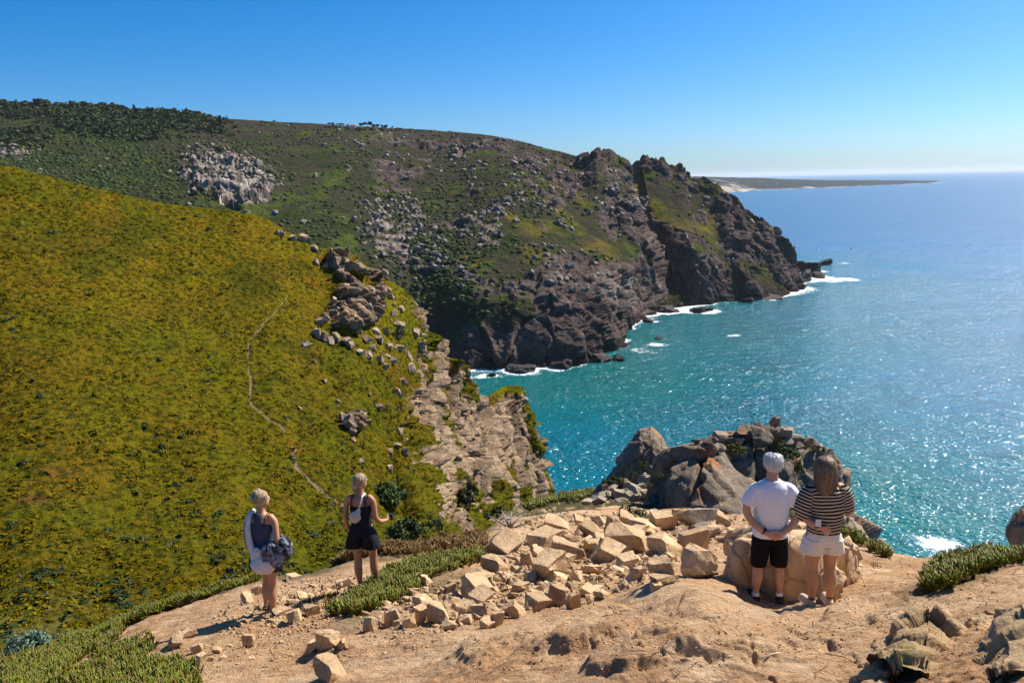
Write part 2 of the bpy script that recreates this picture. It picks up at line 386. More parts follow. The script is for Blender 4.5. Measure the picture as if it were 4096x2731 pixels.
    put(sstep(.25, .5, fbm(Wd/20., 4, .6, 27.0))*sstep(480, 560, px)*.8, ochre*.7)
    put(blob(px, py, 375, 137, 20, 5)*.7, np.array([.13, .11, .06]))
    # closed body: rows behind the crest falling away
    crest = Wd[:, 0]
    bk = [crest+np.array([0, 18, -3]), crest+np.array([10, 160, -45]), crest+np.array([20, 420, -crest[:, 2:3].mean()*0])*1.0]
    bk[2][:, 2] = -20
    full = np.concatenate([bk[2][:, None], bk[1][:, None], bk[0][:, None], Wd, (Wd[:, -1]+np.array([0, -2.0, -14]))[:, None]], 1)
    ex = lambda A: np.concatenate([A[:, :1]]*3+[A, A[:, -1:]], 1)
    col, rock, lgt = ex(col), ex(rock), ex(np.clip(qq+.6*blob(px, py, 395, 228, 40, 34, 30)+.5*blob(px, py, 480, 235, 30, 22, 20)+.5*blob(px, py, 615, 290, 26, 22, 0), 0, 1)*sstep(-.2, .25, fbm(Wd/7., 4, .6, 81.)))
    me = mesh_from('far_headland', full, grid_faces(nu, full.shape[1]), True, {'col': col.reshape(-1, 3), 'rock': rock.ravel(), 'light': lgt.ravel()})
    o = tag(ob('headland', me, MF), kind='structure')
    return o, Wd, G, rock[:, 3:-1]
far_o, FW, FG, FR = build_far()

# ================================================================ green hill and its rocky spur
G0 = [
 [(-150,150,165),(-150,250,130),(-150,380,95),(-150,500,72),(-150,600,55),(-150,720,35)],
 [(0,164.6,170),(0,250,140),(0,370,105),(0,480,82),(0,590,62),(0,720,40)],
 [(43.5,175.5,171),(44,255,141),(45,374,105),(46,484,82),(47,592,62),(47,712,41)],
 [(87,185,172),(88,260,142),(90,380,106),(92,488,83),(95,595,63),(95,705,42)],
 [(131,196,174),(132,275,142),(134,385,108),(137,485,86),(140,580,66),(140,690,44)],
 [(165,203,175),(166,288,142),(168,390,109),(171,482,88),(174,568,68),(174,680,46)],
 [(205,208,178),(210,290,145),(215,390,113),(220,475,91),(225,555,72),(230,665,48)],
 [(244,212,179),(247,293,147),(250,390,116),(255,470,95),(260,545,77),(265,650,52)],
 [(270,220,180),(275,297,148),(280,392,118),(285,470,97),(290,540,80),(290,640,56)],
 [(287,231,180),(293,302,149),(299,393,121),(304,468,100),(308,536,84),(310,630,60)],
 [(305,237,180),(311,305,151),(317,393,123),(322,467,102),(326,533,86),(328,625,62)],
 [(322,248,180),(327,312,152),(332,394,126),(337,466,105),(341,530,89),(345,620,65)],
 [(344,251,180),(348,316,153),(352,397,128),(356,468,109),(360,530,93),(366,615,69)],
 [(361,261,180),(363,322,155),(366,400,131),(370,471,113),(376,530,98),(386,608,74)],
 [(383,276.5,183),(383,332,160),(384,398,139),(390,470,121),(400,530,105),(415,602,83)],
 [(405,289.5,186),(408,340,168),(402,392,152),(400,440,137),(418,484,122),(445,535,106)],
 [(418,305,188),(420,347,177),(418,396,165),(420,446,150),(440,492,136),(470,548,115)],
 [(435,344,190),(438,377,184),(440,416,176),(445,456,166),(462,498,152),(495,552,130)],
 [(457,372,195),(460,401,190),(465,431,184),(470,466,176),(482,506,165),(515,552,145)],
 [(472,390,200),(475,413,196),(479,440,189),(485,470,181),(497,508,171),(525,548,152)],
 [(481,403,208),(484,424,202),(488,450,195),(494,475,187),(505,509,177),(532,545,161)],
 [(492,394,217),(494,420,208),(498,448,200),(505,474,192),(515,506,184),(538,542,170)],
 [(507,385,228),(508,414,215),(511,445,206),(516,472,198),(525,503,190),(543,537,178)],
 [(520,385,228),(520,414,217),(522,444,209),(527,470,203),(535,500,196),(548,532,188)],
 [(525.5,394,225),(526,418,218),(529,443,212),(535,468,206),(542,496,202),(551,527,196)],
 [(526,409,222),(529,429,217),(534,448,213),(540,469,210),(547,493,207),(553,522,203)],
 [(527,415,224),(530.5,431,222),(538,453,218),(544,466,215),(550,488,212),(554.5,512,209)],
 [(522,412,250),(526,431,250),(532,453,248),(538,466,246),(542,488,245),(545,510,243)],
]
PATH = [(287,296),(276,311),(266,322),(250,340),(249,352),(249,370),(253,382),(250,398),(262,412),(278,425),(290,435),(294,448),(297,465),(310,478),(322,488),(330,494),(345,502),(362,506)]
PATH2 = [(200,207),(206,214),(222,224),(232,236),(250,244),(268,240),(281,252),(300,262),(310,282),(300,298)]
def polydist(px, py, pl):
    d = np.full(px.shape, 1e9)
    for (x0, y0), (x1, y1) in zip(pl[:-1], pl[1:]):
        vx, vy = x1-x0, y1-y0; t = np.clip(((px-x0)*vx+(py-y0)*vy)/(vx*vx+vy*vy), 0, 1)
        d = np.minimum(d, np.hypot(px-x0-t*vx, py-y0-t*vy))
    return d
def build_hill():
    nu, nv = 820, 520
    Wd, G = loft(G0, nu, nv)
    px, py = G[..., 0], G[..., 1]
    N = gnormals(Wd); N *= np.sign((N*(np.array([0, 0, CAMH])-Wd)).sum(-1))[..., None]
    hN = N.copy(); hN[..., 2] *= .3; hN /= np.linalg.norm(hN, axis=-1, keepdims=True)
    Uc = np.concatenate([[0], np.cumsum(np.linalg.norm(np.diff(Wd, axis=0), axis=-1).mean(1))])[:, None]+np.zeros((1, nv)); Vc = np.concatenate([np.zeros((nu, 1)), np.cumsum(np.linalg.norm(np.diff(Wd, axis=1), axis=-1), 1)], 1)
    UV = np.stack([Uc+.12*Vc, Vc, Uc*0+3.7], -1); wob = fbm(Wd/5., 3)[..., None]
    r1 = ridged(UV*np.array([1/5.0, 1/46., 1])+.15*wob, 3, 4.0)
    # bare cliff on the seaward side of the lip
    lip = np.interp(py, [289, 340, 392, 440, 484, 535], [412, 418, 406, 403, 422, 452])
    cl = sstep(-7, 7, px-lip+4*fbm(Wd/9., 4, .6))
    cl *= 1-.92*sstep(478, 492, px)*sstep(14, 5, py-np.interp(px, [480, 492, 507, 520, 527], [404, 394, 385, 385, 394]))   # grassy cap of the pinnacle
    ribs = [(336,262,12,10,0),(348,276,14,12,10),(352,300,20,22,20),(340,318,24,15,10),(372,285,12,22,0),(362,312,12,16,0),(330,338,18,6,0),(375,318,28,14,20),(395,330,24,10,35),(350,422,10,12,0),(312,243,10,4,25),(385,360,20,20,40)]
    bl = np.zeros(px.shape)
    for a in ribs[:6]+[ribs[9]]: bl = np.maximum(bl, blob(px, py, *a))
    sc = np.zeros(px.shape)
    for a in ribs[6:]: sc = np.maximum(sc, .9*blob(px, py, *a))
    nz = fbm(Wd/4.5, 5, .62, 2.0)
    cragm = np.clip(bl*1.2*sstep(-.5, .0, nz), 0, 1)
    grass_on = sstep(-.10, .10, fbm(UV*np.array([1/5.5, 1/24., 1])+.2*wob, 4, .6, 6.0)-.28*r1+.10*sstep(440, 540, px))
    rock = np.clip(np.maximum(cl*(1-.95*grass_on), cragm), 0, 1)
    pth = np.exp(-(polydist(px+1.6*fbm(Wd/3., 3)*1.5, py, PATH)/np.interp(py, [290, 500], [.8, 1.7])*(1+.7*fbm(Wd/2.5, 3, .6, 50.)))**2)*np.clip(1.05+1.3*fbm(Wd/6., 3, .6, 52.), .25, 1)
    pth = np.maximum(pth, .42*np.exp(-(polydist(px, py, PATH2)/1.1)**2))
    # vertical flutes and blocks of the sea cliff
    Q = (Wd+np.array([0, .35, 0])*Wd[..., 2:3])*np.array([1/4.2, 1/4.2, 1/42.]); r1 = ridged(Q+.22*fbm(Wd/8., 3)[..., None], 4, 4.0)
    r1 = ridged(UV*np.array([1/5.0, 1/46., 1])+.15*wob, 3, 4.0)
    f1, f2, rid, tl = worley(UV*np.array([1/4.4, 1/19., 1])+.12*wob, 1.3)
    e1, e2, eid, et = worley(UV*np.array([1/2.0, 1/7., 1])+.10*wob, 6.3)
    g1, g2, gid, gt = worley(Wd*np.array([1/1.5, 1/1.5, 1/2.6]), 5.1)
    c1, c2, cid, ct = worley((Wd+np.array([.5, .3, 0])*Wd[..., 2:3])*np.array([1/2.9, 1/2.9, 1/7.5])+.12*fbm(Wd/3., 2)[..., None], 1.3)
    disp = cl*(r1*6.0-1.6)*sstep(nu-1, nu*.9, np.arange(nu))[:, None]
    disp = disp+cragm*(1-cl)*((cid-.3)*3.4+ct*1.9-sstep(.10, 0, c2-c1)*1.0)+cl*.9*((rid-.3)*4.0+tl*1.8-sstep(.13, 0, f2-f1)*2.2+(eid-.5)*1.3+et*.9-sstep(.12, 0, e2-e1)*.8)+cragm*1.6*(1-cl)
    disp = disp+(.25+rock)*((gid-.5)*.40+gt*.35)*(.15+rock)*(1-.75*cl)
    disp = disp+fbm(Wd/2.2, 5, .65, 9.0)*(.34+.12*rock)*(1-.35*cl)+fbm(Wd/14., 3, .5, 8.0)*1.0*(1-.5*cl)
    # cushions of low plants: rounded bumps
    v1, v2, _, _ = worley(Wd/np.array([1.1, 1.1, .9]), 7.7)
    disp = disp+(1-rock)*(.22-.32*np.clip(v1, 0, 1))*np.interp(py, [180, 600], [1.3, .8])
    disp = disp-pth*.35
    top = sstep(0, .02, np.linspace(0, 1, nv))[None, :]
    side = sstep(nu-1, nu*.94, np.arange(nu))[:, None]
    Wd = Wd+hN*(disp*(.35+.65*top))[..., None]
    GW0 = Wd
    gold = np.array([.235, .15, .006]); grn = np.array([.12, .115, .006]); rust = np.array([.24, .085, .010]); mid = np.array([.145, .12, .006])
    col = np.zeros(Wd.shape)+mid
    def put(mask, c):
        nonlocal col
        mask = np.clip(mask, 0, 1)[..., None]; col = col*(1-mask)+c*mask
    put(sstep(420, 200, py)*.8, gold); put(sstep(-.1, .4, fbm(Wd/11., 4, .6, 3.0)), grn)
    put(sstep(.1, .45, fbm(Wd/7., 4, .6, 13.0))*sstep(330, 180, py), np.array([.27, .13, .006]))
    put(sstep(.18, .42, fbm(Wd/5., 4, .6, 23.0))*(.3+.7*sstep(250, 300, px)), rust)
    put(sstep(430, 640, py)*.75, np.array([.085, .085, .008])); put(sstep(520, 640, py)*.5*sstep(.05, .3, fbm(GW0/6., 4, .6, 33.0)), np.array([.20, .17, .07])); put(sstep(.12, .34, fbm(GW0/16., 4, .6, 36.))*.7, np.array([.055, .062, .008]))
    put(sstep(270, 330, px)*sstep(330, 420, py)*.6, np.array([.085, .088, .006]))
    put(blob(px, py, 34, 500, 20, 8)+blob(px, py, 60, 470, 30, 5), np.array([.16, .06, .03]))
    put(blob(px, py, 398, 300, 22, 20)+blob(px, py, 380, 345, 20, 25)+blob(px, py, 506, 392, 24, 10), np.array([.20, .165, .006]))
    crest = Wd[:, 0]
    b1 = crest+np.array([-2, 7, -3]); b2 = crest+np.array([-14, 45, -40]); b3 = crest+np.array([-20, 90, 0]); b3[:, 2] = -15
    full = np.concatenate([b3[:, None], b2[:, None], b1[:, None], Wd, (Wd[:, -1]+np.array([0, -8, -30]))[:, None]], 1)
    ex = lambda A: np.concatenate([A[:, :1]]*3+[A, A[:, -1:]], 1)
    me = mesh_from('green_hill', full, grid_faces(nu, full.shape[1]), True, {'col': ex(col).reshape(-1, 3), 'rock': ex(rock).ravel(), 'path': ex(pth).ravel(), 'slab': ex(np.clip(.45*rid+.35*eid+.2*cid, 0, 1)).ravel()})
    o = tag(ob('hill', me, MG), kind='structure')
    return o, Wd, G, rock, pth, col
hill_o, GW, GG, GR, GP, HCOL = build_hill()
def bvh_of(o):
    me = o.data; n = len(me.vertices); v = np.empty(n*3, np.float32); me.vertices.foreach_get('co', v)
    k = len(me.loops); l = np.empty(k, np.int32); me.loops.foreach_get('vertex_index', l)
    s = k//len(me.polygons)
    return BVHTree.FromPolygons(v.reshape(-1, 3).tolist(), l.reshape(-1, s).tolist())
# ================================================================ near ground: the trodden ledge and the slope it ends in
NC = [  # (px,py,d) from the far edge to below the picture
 [(-150,735,11.0),(-150,742,9.8),(-150,750,8.8),(-150,765,7.6),(-150,790,6.3),(-150,850,5.0)],
 [(0,652,11.6),(0,660,10.4),(0,668,9.4),(0,682,8.0),(0,705,6.6),(0,800,4.4)],
 [(60,641,11.7),(60,648,10.6),(60,657,9.6),(60,672,8.2),(60,695,6.9),(60,790,4.4)],
 [(100,632,11.8),(100,640,10.7),(100,650,9.6),(100,664,8.3),(100,685,7.0),(100,780,4.4)],
 [(150,612,12.0),(150,620,10.9),(150,632,9.7),(150,648,8.4),(150,675,7.0),(150,770,4.3)],
 [(200,597,12.2),(200,606,11.0),(200,620,9.7),(200,638,8.4),(200,670,6.9),(200,770,4.2)],
 [(240,585,12.4),(240,595,11.1),(240,610,9.8),(240,632,8.3),(240,668,6.7),(240,765,4.1)],
 [(270,579,12.5),(270,592,11.0),(270,612,9.5),(270,635,8.1),(270,670,6.5),(270,765,4.0)],
 [(312,572,13.0),(312,585,11.2),(312,606,9.7),(312,630,8.1),(312,668,6.4),(312,760,3.9)],
 [(350,558,13.6),(350,573,11.6),(355,592,10.2),(355,620,8.2),(355,665,6.2),(355,760,3.8)],
 [(416,549,14.5),(416,563,12.2),(416,582,10.4),(416,615,8.1),(416,660,6.0),(416,760,3.7)],
 [(455,541,15.6),(458,556,12.8),(460,576,10.6),(462,610,8.0),(462,658,5.7),(462,760,3.6)],
 [(480,534,17.5),(482,551,13.5),(484,573,10.7),(486,608,7.9),(488,655,5.6),(488,760,3.6)],
 [(505,512,30),(507,535,16.0),(509,563,11.4),(511,603,8.0),(512,652,5.5),(512,760,3.6)],
 [(535,499.5,88),(537,524,20.0),(539,558,11.8),(541,600,8.1),(542,650,5.5),(542,760,3.6)],
 [(562,492.5,105),(564,520,21.5),(566,555,12.0),(568,600,8.0),(570,650,5.4),(570,760,3.6)],
 [(592,489,100),(594,517,22.0),(596,552,12.2),(598,598,7.9),(600,648,5.3),(600,760,3.6)],
 [(622,492,70),(624,515,22.5),(626,549,12.3),(628,596,7.9),(630,645,5.2),(630,760,3.5)],
 [(655,506,38),(656,520,21.5),(658,545,12.6),(660,594,7.9),(662,642,5.2),(662,760,3.5)],
 [(690,510,28),(692,521,19.5),(694,545,12.6),(696,594,7.9),(698,640,5.2),(698,760,3.5)],
 [(730,512,21),(731,524,16.5),(732,546,12.2),(733,597,7.95),(734,640,5.2),(734,760,3.5)],
 [(765,516,18),(765,528,15.0),(765,549,11.6),(765,600,8.15),(765,640,5.3),(765,760,3.5)],
 [(800,521,16),(800,532,14.0),(800,552,11.0),(800,604,8.0),(800,642,5.3),(800,760,3.5)],
 [(835,529,14.6),(835,540,12.9),(835,560,10.4),(835,607,7.7),(835,643,5.3),(835,760,3.5)],
 [(860,538,13.8),(860,547,12.3),(860,566,10.1),(860,607,7.5),(860,643,5.2),(860,760,3.4)],
 [(885,548,12.9),(885,555,11.7),(885,572,9.8),(885,605,7.4),(885,642,5.1),(885,760,3.4)],
 [(921,556.5,12.2),(921,562,11.2),(921,577,9.4),(921,603,7.3),(921,640,5.0),(921,760,3.3)],
 [(950,558.5,11.2),(950,564,10.2),(950,577,8.8),(950,600,7.0),(950,638,4.9),(950,760,3.2)],
 [(985,555,10.2),(985,562,9.3),(985,574,8.2),(985,598,6.6),(985,636,4.7),(985,760,3.1)],
 [(1024,556,9.6),(1024,562,8.8),(1024,574,7.7),(1024,597,6.3),(1024,634,4.5),(1024,760,3.0)],
 [(1150,562,8.6),(1150,568,7.9),(1150,580,7.0),(1150,602,5.8),(1150,640,4.1),(1150,760,2.9)],
]
def earth_mat():
    m = NT('trodden_earth', .95); m.spec(.12)
    p = m.pos
    c = m.mix(m.ramp(m.noise(.5, 6, .6), [(.35, 0), (.65, 1)]), (.54, .30, .145), (.70, .45, .25))
    c = m.mix(m.ramp(m.noise(1.7, 7, .65, dist=.6), [(.5, 0), (.66, .8)]), c, (.80, .57, .35))
    c = m.mix(m.ramp(m.noise(2.6, 8, .7), [(.36, .55), (.48, 0)]), c, (.33, .18, .10))
    c = m.mix(m.ramp(m.noise(22, 6, .75), [(.38, .35), (.5, 0)]), c, (.34, .21, .125))
    ck = m.voro(2.6, m.vscale(p, (1, 1.5, 1)), 'DISTANCE_TO_EDGE'); ckw = m.ramp(ck, [(0, 0), (.018, 1)]); ckm = m.ramp(m.noise(.8, 4, .6), [(.50, 0), (.60, 1)])
    cw = m.math('MULTIPLY', m.math('SUBTRACT', 1.0, ckw), ckm)
    c = m.mix(m.math('MULTIPLY', cw, .7), c, (.17, .10, .06))
    c = m.mix(m.ramp(m.voro(30), [(.0, .9), (.22, .0)]), c, (.72, .57, .40))
    c = m.mix(m.math('MULTIPLY', m.attr('veg'), 1.0), c, (.09, .075, .03))
    c = m.mix(m.math('MULTIPLY', m.attr('hard'), .55), c, (.60, .45, .30))
    m.col(c)
    st = m.noise(3.0, 8, .7, vec=m.vscale(p, (1, 2.2, 2.2)), dist=.8)
    h = m.math('ADD', m.math('MULTIPLY', st, 1.0), m.math('MULTIPLY', m.noise(28, 6, .75), .22))
    h = m.math('ADD', h, m.math('MULTIPLY', m.voro(45), -.05))
    h = m.math('SUBTRACT', h, m.math('MULTIPLY', cw, .25))
    h = m.math('ADD', h, m.math('MULTIPLY', m.noise(70, 3, .7), .10))
    m.bump(h, .15, 1.0)
    return m.m
ME = earth_mat()
def bumpf(px, py, cx, cy, rx, ry, ang=0, p=1.0):
    a = math.radians(ang); dx, dy = px-cx, py-cy
    u = (dx*math.cos(a)+dy*math.sin(a))/rx; v = (-dx*math.sin(a)+dy*math.cos(a))/ry
    return np.exp(-(u*u+v*v)**p)
def build_near():
    nu, nv = 900, 420
    Wd, G = loft(NC, nu, nv)
    px, py = G[..., 0], G[..., 1]; d = Wd[..., 1]
    Wd[..., 2] -= np.maximum(0, 0)
    near = sstep(40, 9, d)
    z = fbm(Wd/1.6, 5, .5, 2.0)*.09+fbm(Wd/.5, 5, .62, 7.0)*.06+ridged(Wd*np.array([1.3, 2.6, 2.6]), 4, 9.0)*.035
    # wind-cut hummocks of hard soil with undercut left sides
    hum = [(600,640,55,9,-14,.16),(478,655,26,10,-8,.10),(700,632,90,8,-8,.10),(640,668,70,10,-10,.16),(905,618,40,7,-6,.09),(850,612,26,7,-18,.14),(560,625,60,7,-16,.10),(740,660,60,8,-6,.09),(930,590,60,7,-8,.08),(830,640,60,7,-5,.07),(330,652,30,6,-10,.06),(420,640,30,7,-8,.07)]
    hm = np.zeros(px.shape)
    for cx, cy, rx, ry, an, hgt in hum:
        hm += hgt*.6*sstep(.22, .62, bumpf(px, py, cx, cy, rx, ry, an)+.38*fbm(Wd/.30, 4, .6, cx))
    lay = fbm(Wd*np.array([.5, 1.6, 2.5]), 4, .55, 4.0); led = np.abs((lay*4) % 1-.5)
    z += hm+sstep(600, 640, py)*led*.085*sstep(380, 560, px)*sstep(-.3, .3, fbm(Wd/1.4, 3, .5, 66.))
    # hollow where the couple stands, cut bank on its left
    z -= .16*bumpf(px, py, 790, 590, 75, 14, -4, 2.0)
    z += .20*bumpf(px, py, 690, 604, 60, 12, 8, 1.5)
    # stones trodden into the ground
    f1, f2, rid, tl = worley(Wd/.16, 3.0)
    stn = sstep(.62, .78, rid)*sstep(.42, .2, f1)
    zone = bumpf(px, py, 330, 610, 110, 26, -12)+bumpf(px, py, 250, 660, 60, 18, 0)*.8+bumpf(px, py, 470, 600, 130, 24, -14)+bumpf(px, py, 580, 560, 110, 45, 0)
    z += np.clip(zone, 0, 1)*stn*.035
    k1, k2, kid, kt = worley(Wd*np.array([1/.55, 1/.8, 1/.55])+.25*fbm(Wd/.3, 3)[..., None], 17.0)
    pl = sstep(-.25, .2, fbm(Wd/1.5, 3, .5, 18.))*sstep(380, 520, px)
    z += pl*((kid-.5)*.045+kt*.035-.02*sstep(.07, 0, k2-k1))+fbm(Wd/.11, 3, .6, 19.)*.012
    Wd[..., 2] += z*near
    far_ = 1-near
    Wd[..., 2] += far_*fbm(Wd/6., 4, .6, 3.0)*.5
    veg = np.clip(sstep(.1, .3, fbm(Wd/2., 4, .6, 9.0)+.6*sstep(22, 30, d)-.1)*sstep(18, 26, d), 0, 1)
    edge = np.linspace(0, 1, nv)[None, :]
    veg = np.maximum(veg, sstep(.05, .0, edge)*sstep(700, 500, px)*.8)
    for a in [(395,600,70,12,-28),(70,690,110,26,-14),(950,585,60,9,-18),(455,585,50,10,-15)]:
        veg = np.maximum(veg, .7*bumpf(px, py, *a, 2.0))
    hard = sstep(.1, .4, fbm(Wd/1.2, 4, .6, 31.0))*bumpf(px, py, 720, 615, 90, 14, 6, 1.5)
    e = Wd[:, 0]
    k = np.interp(G[:, 0, 0], [480, 520, 640, 720], [1, 6, 6, 1])[:, None]
    rows = [e+np.array([0, 1.6, -.9])*k, e+np.array([0, 4.5, -5.5])*k, e+np.array([0, 16, -34]), e+np.array([0, 60, -75])]
    rows[1][:, 0] += .4*fbm(rows[1]/2., 3)
    last = e+np.array([0, 110, 0]); last[:, 2] = -12; rows.append(last)
    # dense rows between for a rocky face
    st = [r for r in rows]
    full = np.concatenate([np.stack(st[::-1], 1), Wd], 1)
    n = len(st); ex = lambda A: np.concatenate([A[:, :1]]*n+[A], 1)
    me = mesh_from('ledge', full, grid_faces(nu, full.shape[1]), True, {'veg': ex(veg).ravel(), 'hard': ex(hard).ravel()})
    o = tag(ob('ground', me, ME), kind='structure')
    return o, Wd, G
near_o, NW, NG = build_near()
near_bvh = bvh_of(near_o)
def hit(px, py, bvh=None):
    h = (bvh or near_bvh).ray_cast(Vector((0, 0, CAMH)), raydir(px, py))
    return h[0], h[1]
def gz(x, y):
    h = near_bvh.ray_cast(Vector((x, y, CAMH+50)), Vector((0, 0, -1)))
    return h[0].z if h[0] else None

# ================================================================ sea, far coast
def loose(lo, hi, n): return np.linspace(lo, hi, n, endpoint=False)
def build_sea(solids):
    xs = np.concatenate([[-60000, -20000, -7000, -2500, -1000, -500, -250], loose(-130, 420, 275), loose(420, 900, 100), [900, 1000, 1300, 2000, 3500, 7000, 15000, 30000, 60000]])
    ys = np.concatenate([[-3000, -800, -200, 0], loose(60, 1000, 400), loose(1000, 1600, 30), [1700, 2000, 2600, 3500, 5000, 8000, 15000, 30000, 60000, 90000]])
    X, Y = np.meshgrid(xs, ys, indexing='ij'); V = np.stack([X, Y, np.zeros_like(X)], -1)
    # distance to everything that stands in the water
    pts = np.concatenate(solids); pts = pts[np.abs(pts[:, 2]) < 1.6]
    pts = pts[RNG.permutation(len(pts))[:9000]]
    kd = KDTree(len(pts))
    for i, p in enumerate(pts): kd.insert((p[0], p[1], 0), i)
    kd.balance()
    dist = np.full(X.shape, 999.0)
    I = np.argwhere((X > -300) & (X < 1100) & (Y > 90) & (Y < 1600))
    for i, j in I: dist[i, j] = kd.find((X[i, j], Y[i, j], 0))[2]
    wav = fbm(V/55., 4, .6, 5.0)
    foam = (np.exp(-dist/4.0)*1.0+.6*np.exp(-dist/20.))*np.clip(.75+1.6*wav, .2, 1.5)
    sea = NT('sea_water', .06); sea.spec(.38); sea.b.inputs['IOR'].default_value = 1.33
    p = sea.pos
    sh = sea.attr('shallow'); fo = sea.attr('foam')
    n1 = sea.noise(.012, 5, .6)
    c = sea.mix(sea.math('ADD', sh, sea.math('MULTIPLY', sea.math('SUBTRACT', n1, .5), .5), True), (.001, .115, .27), (.004, .13, .13))
    c = sea.mix(sea.ramp(sea.noise(.03, 5, .65, dist=1.0), [(.54, 0), (.68, .55)]), c, (.004, .075, .095))
    fn = sea.noise(.22, 7, .72, dist=1.5)
    fk = sea.math('ADD', fo, sea.math('MULTIPLY', sea.math('SUBTRACT', fn, .5), 1.9), True)
    lace = sea.ramp(sea.voro(.22, sea.vscale(p, (1, 1.4, 1)), 'DISTANCE_TO_EDGE'), [(0, 1), (.22, .25)])
    fm = sea.math('MULTIPLY', sea.ramp(fk, [(.50, 0), (.80, 1)]), sea.math('ADD', lace, sea.ramp(fk, [(.6, 0), (.95, .7)])), True)
    c = sea.mix(fm, c, (.82, .86, .88))
    sea.col(c); dl = sea.n('ShaderNodeVectorMath', operation='LENGTH'); sea.l(p, dl.inputs[0])
    rl = sea.n('ShaderNodeMapRange', interpolation_type='SMOOTHSTEP'); sea.l(dl.outputs['Value'], rl.inputs['Value']); rl.inputs['From Min'].default_value = 350; rl.inputs['From Max'].default_value = 2200; rl.inputs['To Min'].default_value = .10; rl.inputs['To Max'].default_value = .50
    sea.setin(sea.b.inputs['Roughness'], sea.math('ADD', sea.math('MULTIPLY', fm, .5), rl.outputs[0]))
    pv = sea.vscale(p, (.8, 1.25, 1))
    w1 = sea.noise(.10, 1, .5, vec=pv); w2 = sea.noise(.40, 1, .5, vec=pv, dist=.4); w3 = sea.noise(.85, 1.0, .5, vec=pv, dist=.3)
    h = sea.math('ADD', sea.math('MULTIPLY', w1, 2.2), sea.math('ADD', sea.math('MULTIPLY', w2, 1.5), sea.math('MULTIPLY', w3, .85)))
    h = sea.math('MULTIPLY', h, sea.math('ADD', sea.math('MULTIPLY', sea.ramp(sea.noise(.011, 3, .6, vec=sea.vscale(p, (.6, 1.3, 1))), [(.36, 0), (.64, 1)]), .6), .7))
    sea.bump(h, 1.0, 1.0)
    sh_ = np.clip(1.2-dist/250., 0, 1)*np.clip(1.0-(X-60)/700., .35, 1)
    o = tag(ob('sea', mesh_from('sea', V, grid_faces(len(xs), len(ys)), True, {'foam': foam.ravel(), 'shallow': sh_.ravel()}), sea.m), kind='structure')
    return o

def haze_box():
    m = bpy.data.materials.new('haze_air'); m.use_nodes = True; t = m.node_tree; t.nodes.clear()
    o = t.nodes.new('ShaderNodeOutputMaterial'); v = t.nodes.new('ShaderNodeVolumePrincipled')
    v.inputs['Color'].default_value = (.80, .90, 1, 1); v.inputs['Density'].default_value = HAZE; v.inputs['Anisotropy'].default_value = .25
    t.links.new(v.outputs[0], o.inputs['Volume'])
    x0, x1, y0, y1, z0, z1 = -70000, 70000, -4000, 95000, -40, 330
    V = [(x, y, z) for x in (x0, x1) for y in (y0, y1) for z in (z0, z1)]
    f = [(0, 1, 3, 2), (4, 6, 7, 5), (0, 4, 5, 1), (2, 3, 7, 6), (0, 2, 6, 4), (1, 5, 7, 3)]
    tag(ob('haze', mesh_from('haze', V, f, False), m), kind='stuff')
HAZE = 2.2e-5
# ================================================================ rocks
import bmesh
def cut_rock(seed, n=8, elong=(1, .8, .62), bev=.035, fine=0, rough=.02, rnd=0.0):
    r = random.Random(seed); bm = bmesh.new(); bmesh.ops.create_cube(bm, size=1.0)
    for k in range(n):
        v = Vector((r.gauss(0, 1), r.gauss(0, 1), r.gauss(0, 1)*.8)).normalized()
        co = v*r.uniform(.30, .46)
        res = bmesh.ops.bisect_plane(bm, geom=bm.verts[:]+bm.edges[:]+bm.faces[:], plane_co=co, plane_no=v, clear_outer=True)
        ed = [e for e in res['geom_cut'] if isinstance(e, bmesh.types.BMEdge)]
        if ed: bmesh.ops.holes_fill(bm, edges=bm.edges[:], sides=0)
    bmesh.ops.dissolve_degenerate(bm, dist=.012, edges=bm.edges[:])
    bmesh.ops.recalc_face_normals(bm, faces=bm.faces[:])
    if bev: bmesh.ops.bevel(bm, geom=bm.edges[:], offset=bev, segments=2 if rnd else 1, profile=.6, affect='EDGES', clamp_overlap=True)
    if fine:
        bmesh.ops.triangulate(bm, faces=bm.faces[:])
        for _ in range(fine):
            bmesh.ops.subdivide_edges(bm, edges=[e for e in bm.edges if e.calc_length() > .09], cuts=1, use_grid_fill=True)
            bmesh.ops.triangulate(bm, faces=bm.faces[:])
        bm.normal_update()
        co = np.array([v.co[:] for v in bm.verts]); no = np.array([v.normal[:] for v in bm.verts])
        f1, f2, rid, tl = worley(co*3.2+seed*3.7)
        dd = fbm(co*5+seed, 4, .6)*rough*1.6+(rid-.5)*rough*1.6-sstep(.06, 0, f2-f1)*rough
        for v, d_, n_ in zip(bm.verts, dd, no): v.co += Vector(n_*d_)
    for v in bm.verts: v.co = Vector((v.co.x*elong[0], v.co.y*elong[1], v.co.z*elong[2]))
    if rnd:
        for _ in range(int(rnd)): bmesh.ops.smooth_vert(bm, verts=bm.verts[:], factor=.5, use_axis_x=True, use_axis_y=True, use_axis_z=True)
    # unit box, pivot at the centre
    c = np.array([v.co[:] for v in bm.verts]); lo, hi = c.min(0), c.max(0); s_ = hi-lo
    for v in bm.verts: v.co = Vector(((v.co.x-(lo[0]+hi[0])/2)/s_[0], (v.co.y-(lo[1]+hi[1])/2)/s_[1], (v.co.z-(lo[2]+hi[2])/2)/s_[2]))
    me = bpy.data.meshes.new('rock'); bm.to_mesh(me); bm.free()
    return me
MR_sand = rock_mat('sandstone_rock', (.54, .35, .185), (.34, .205, .105), (.74, .54, .33), 6.0, (.27, .205, .145), .22, .92, .35)
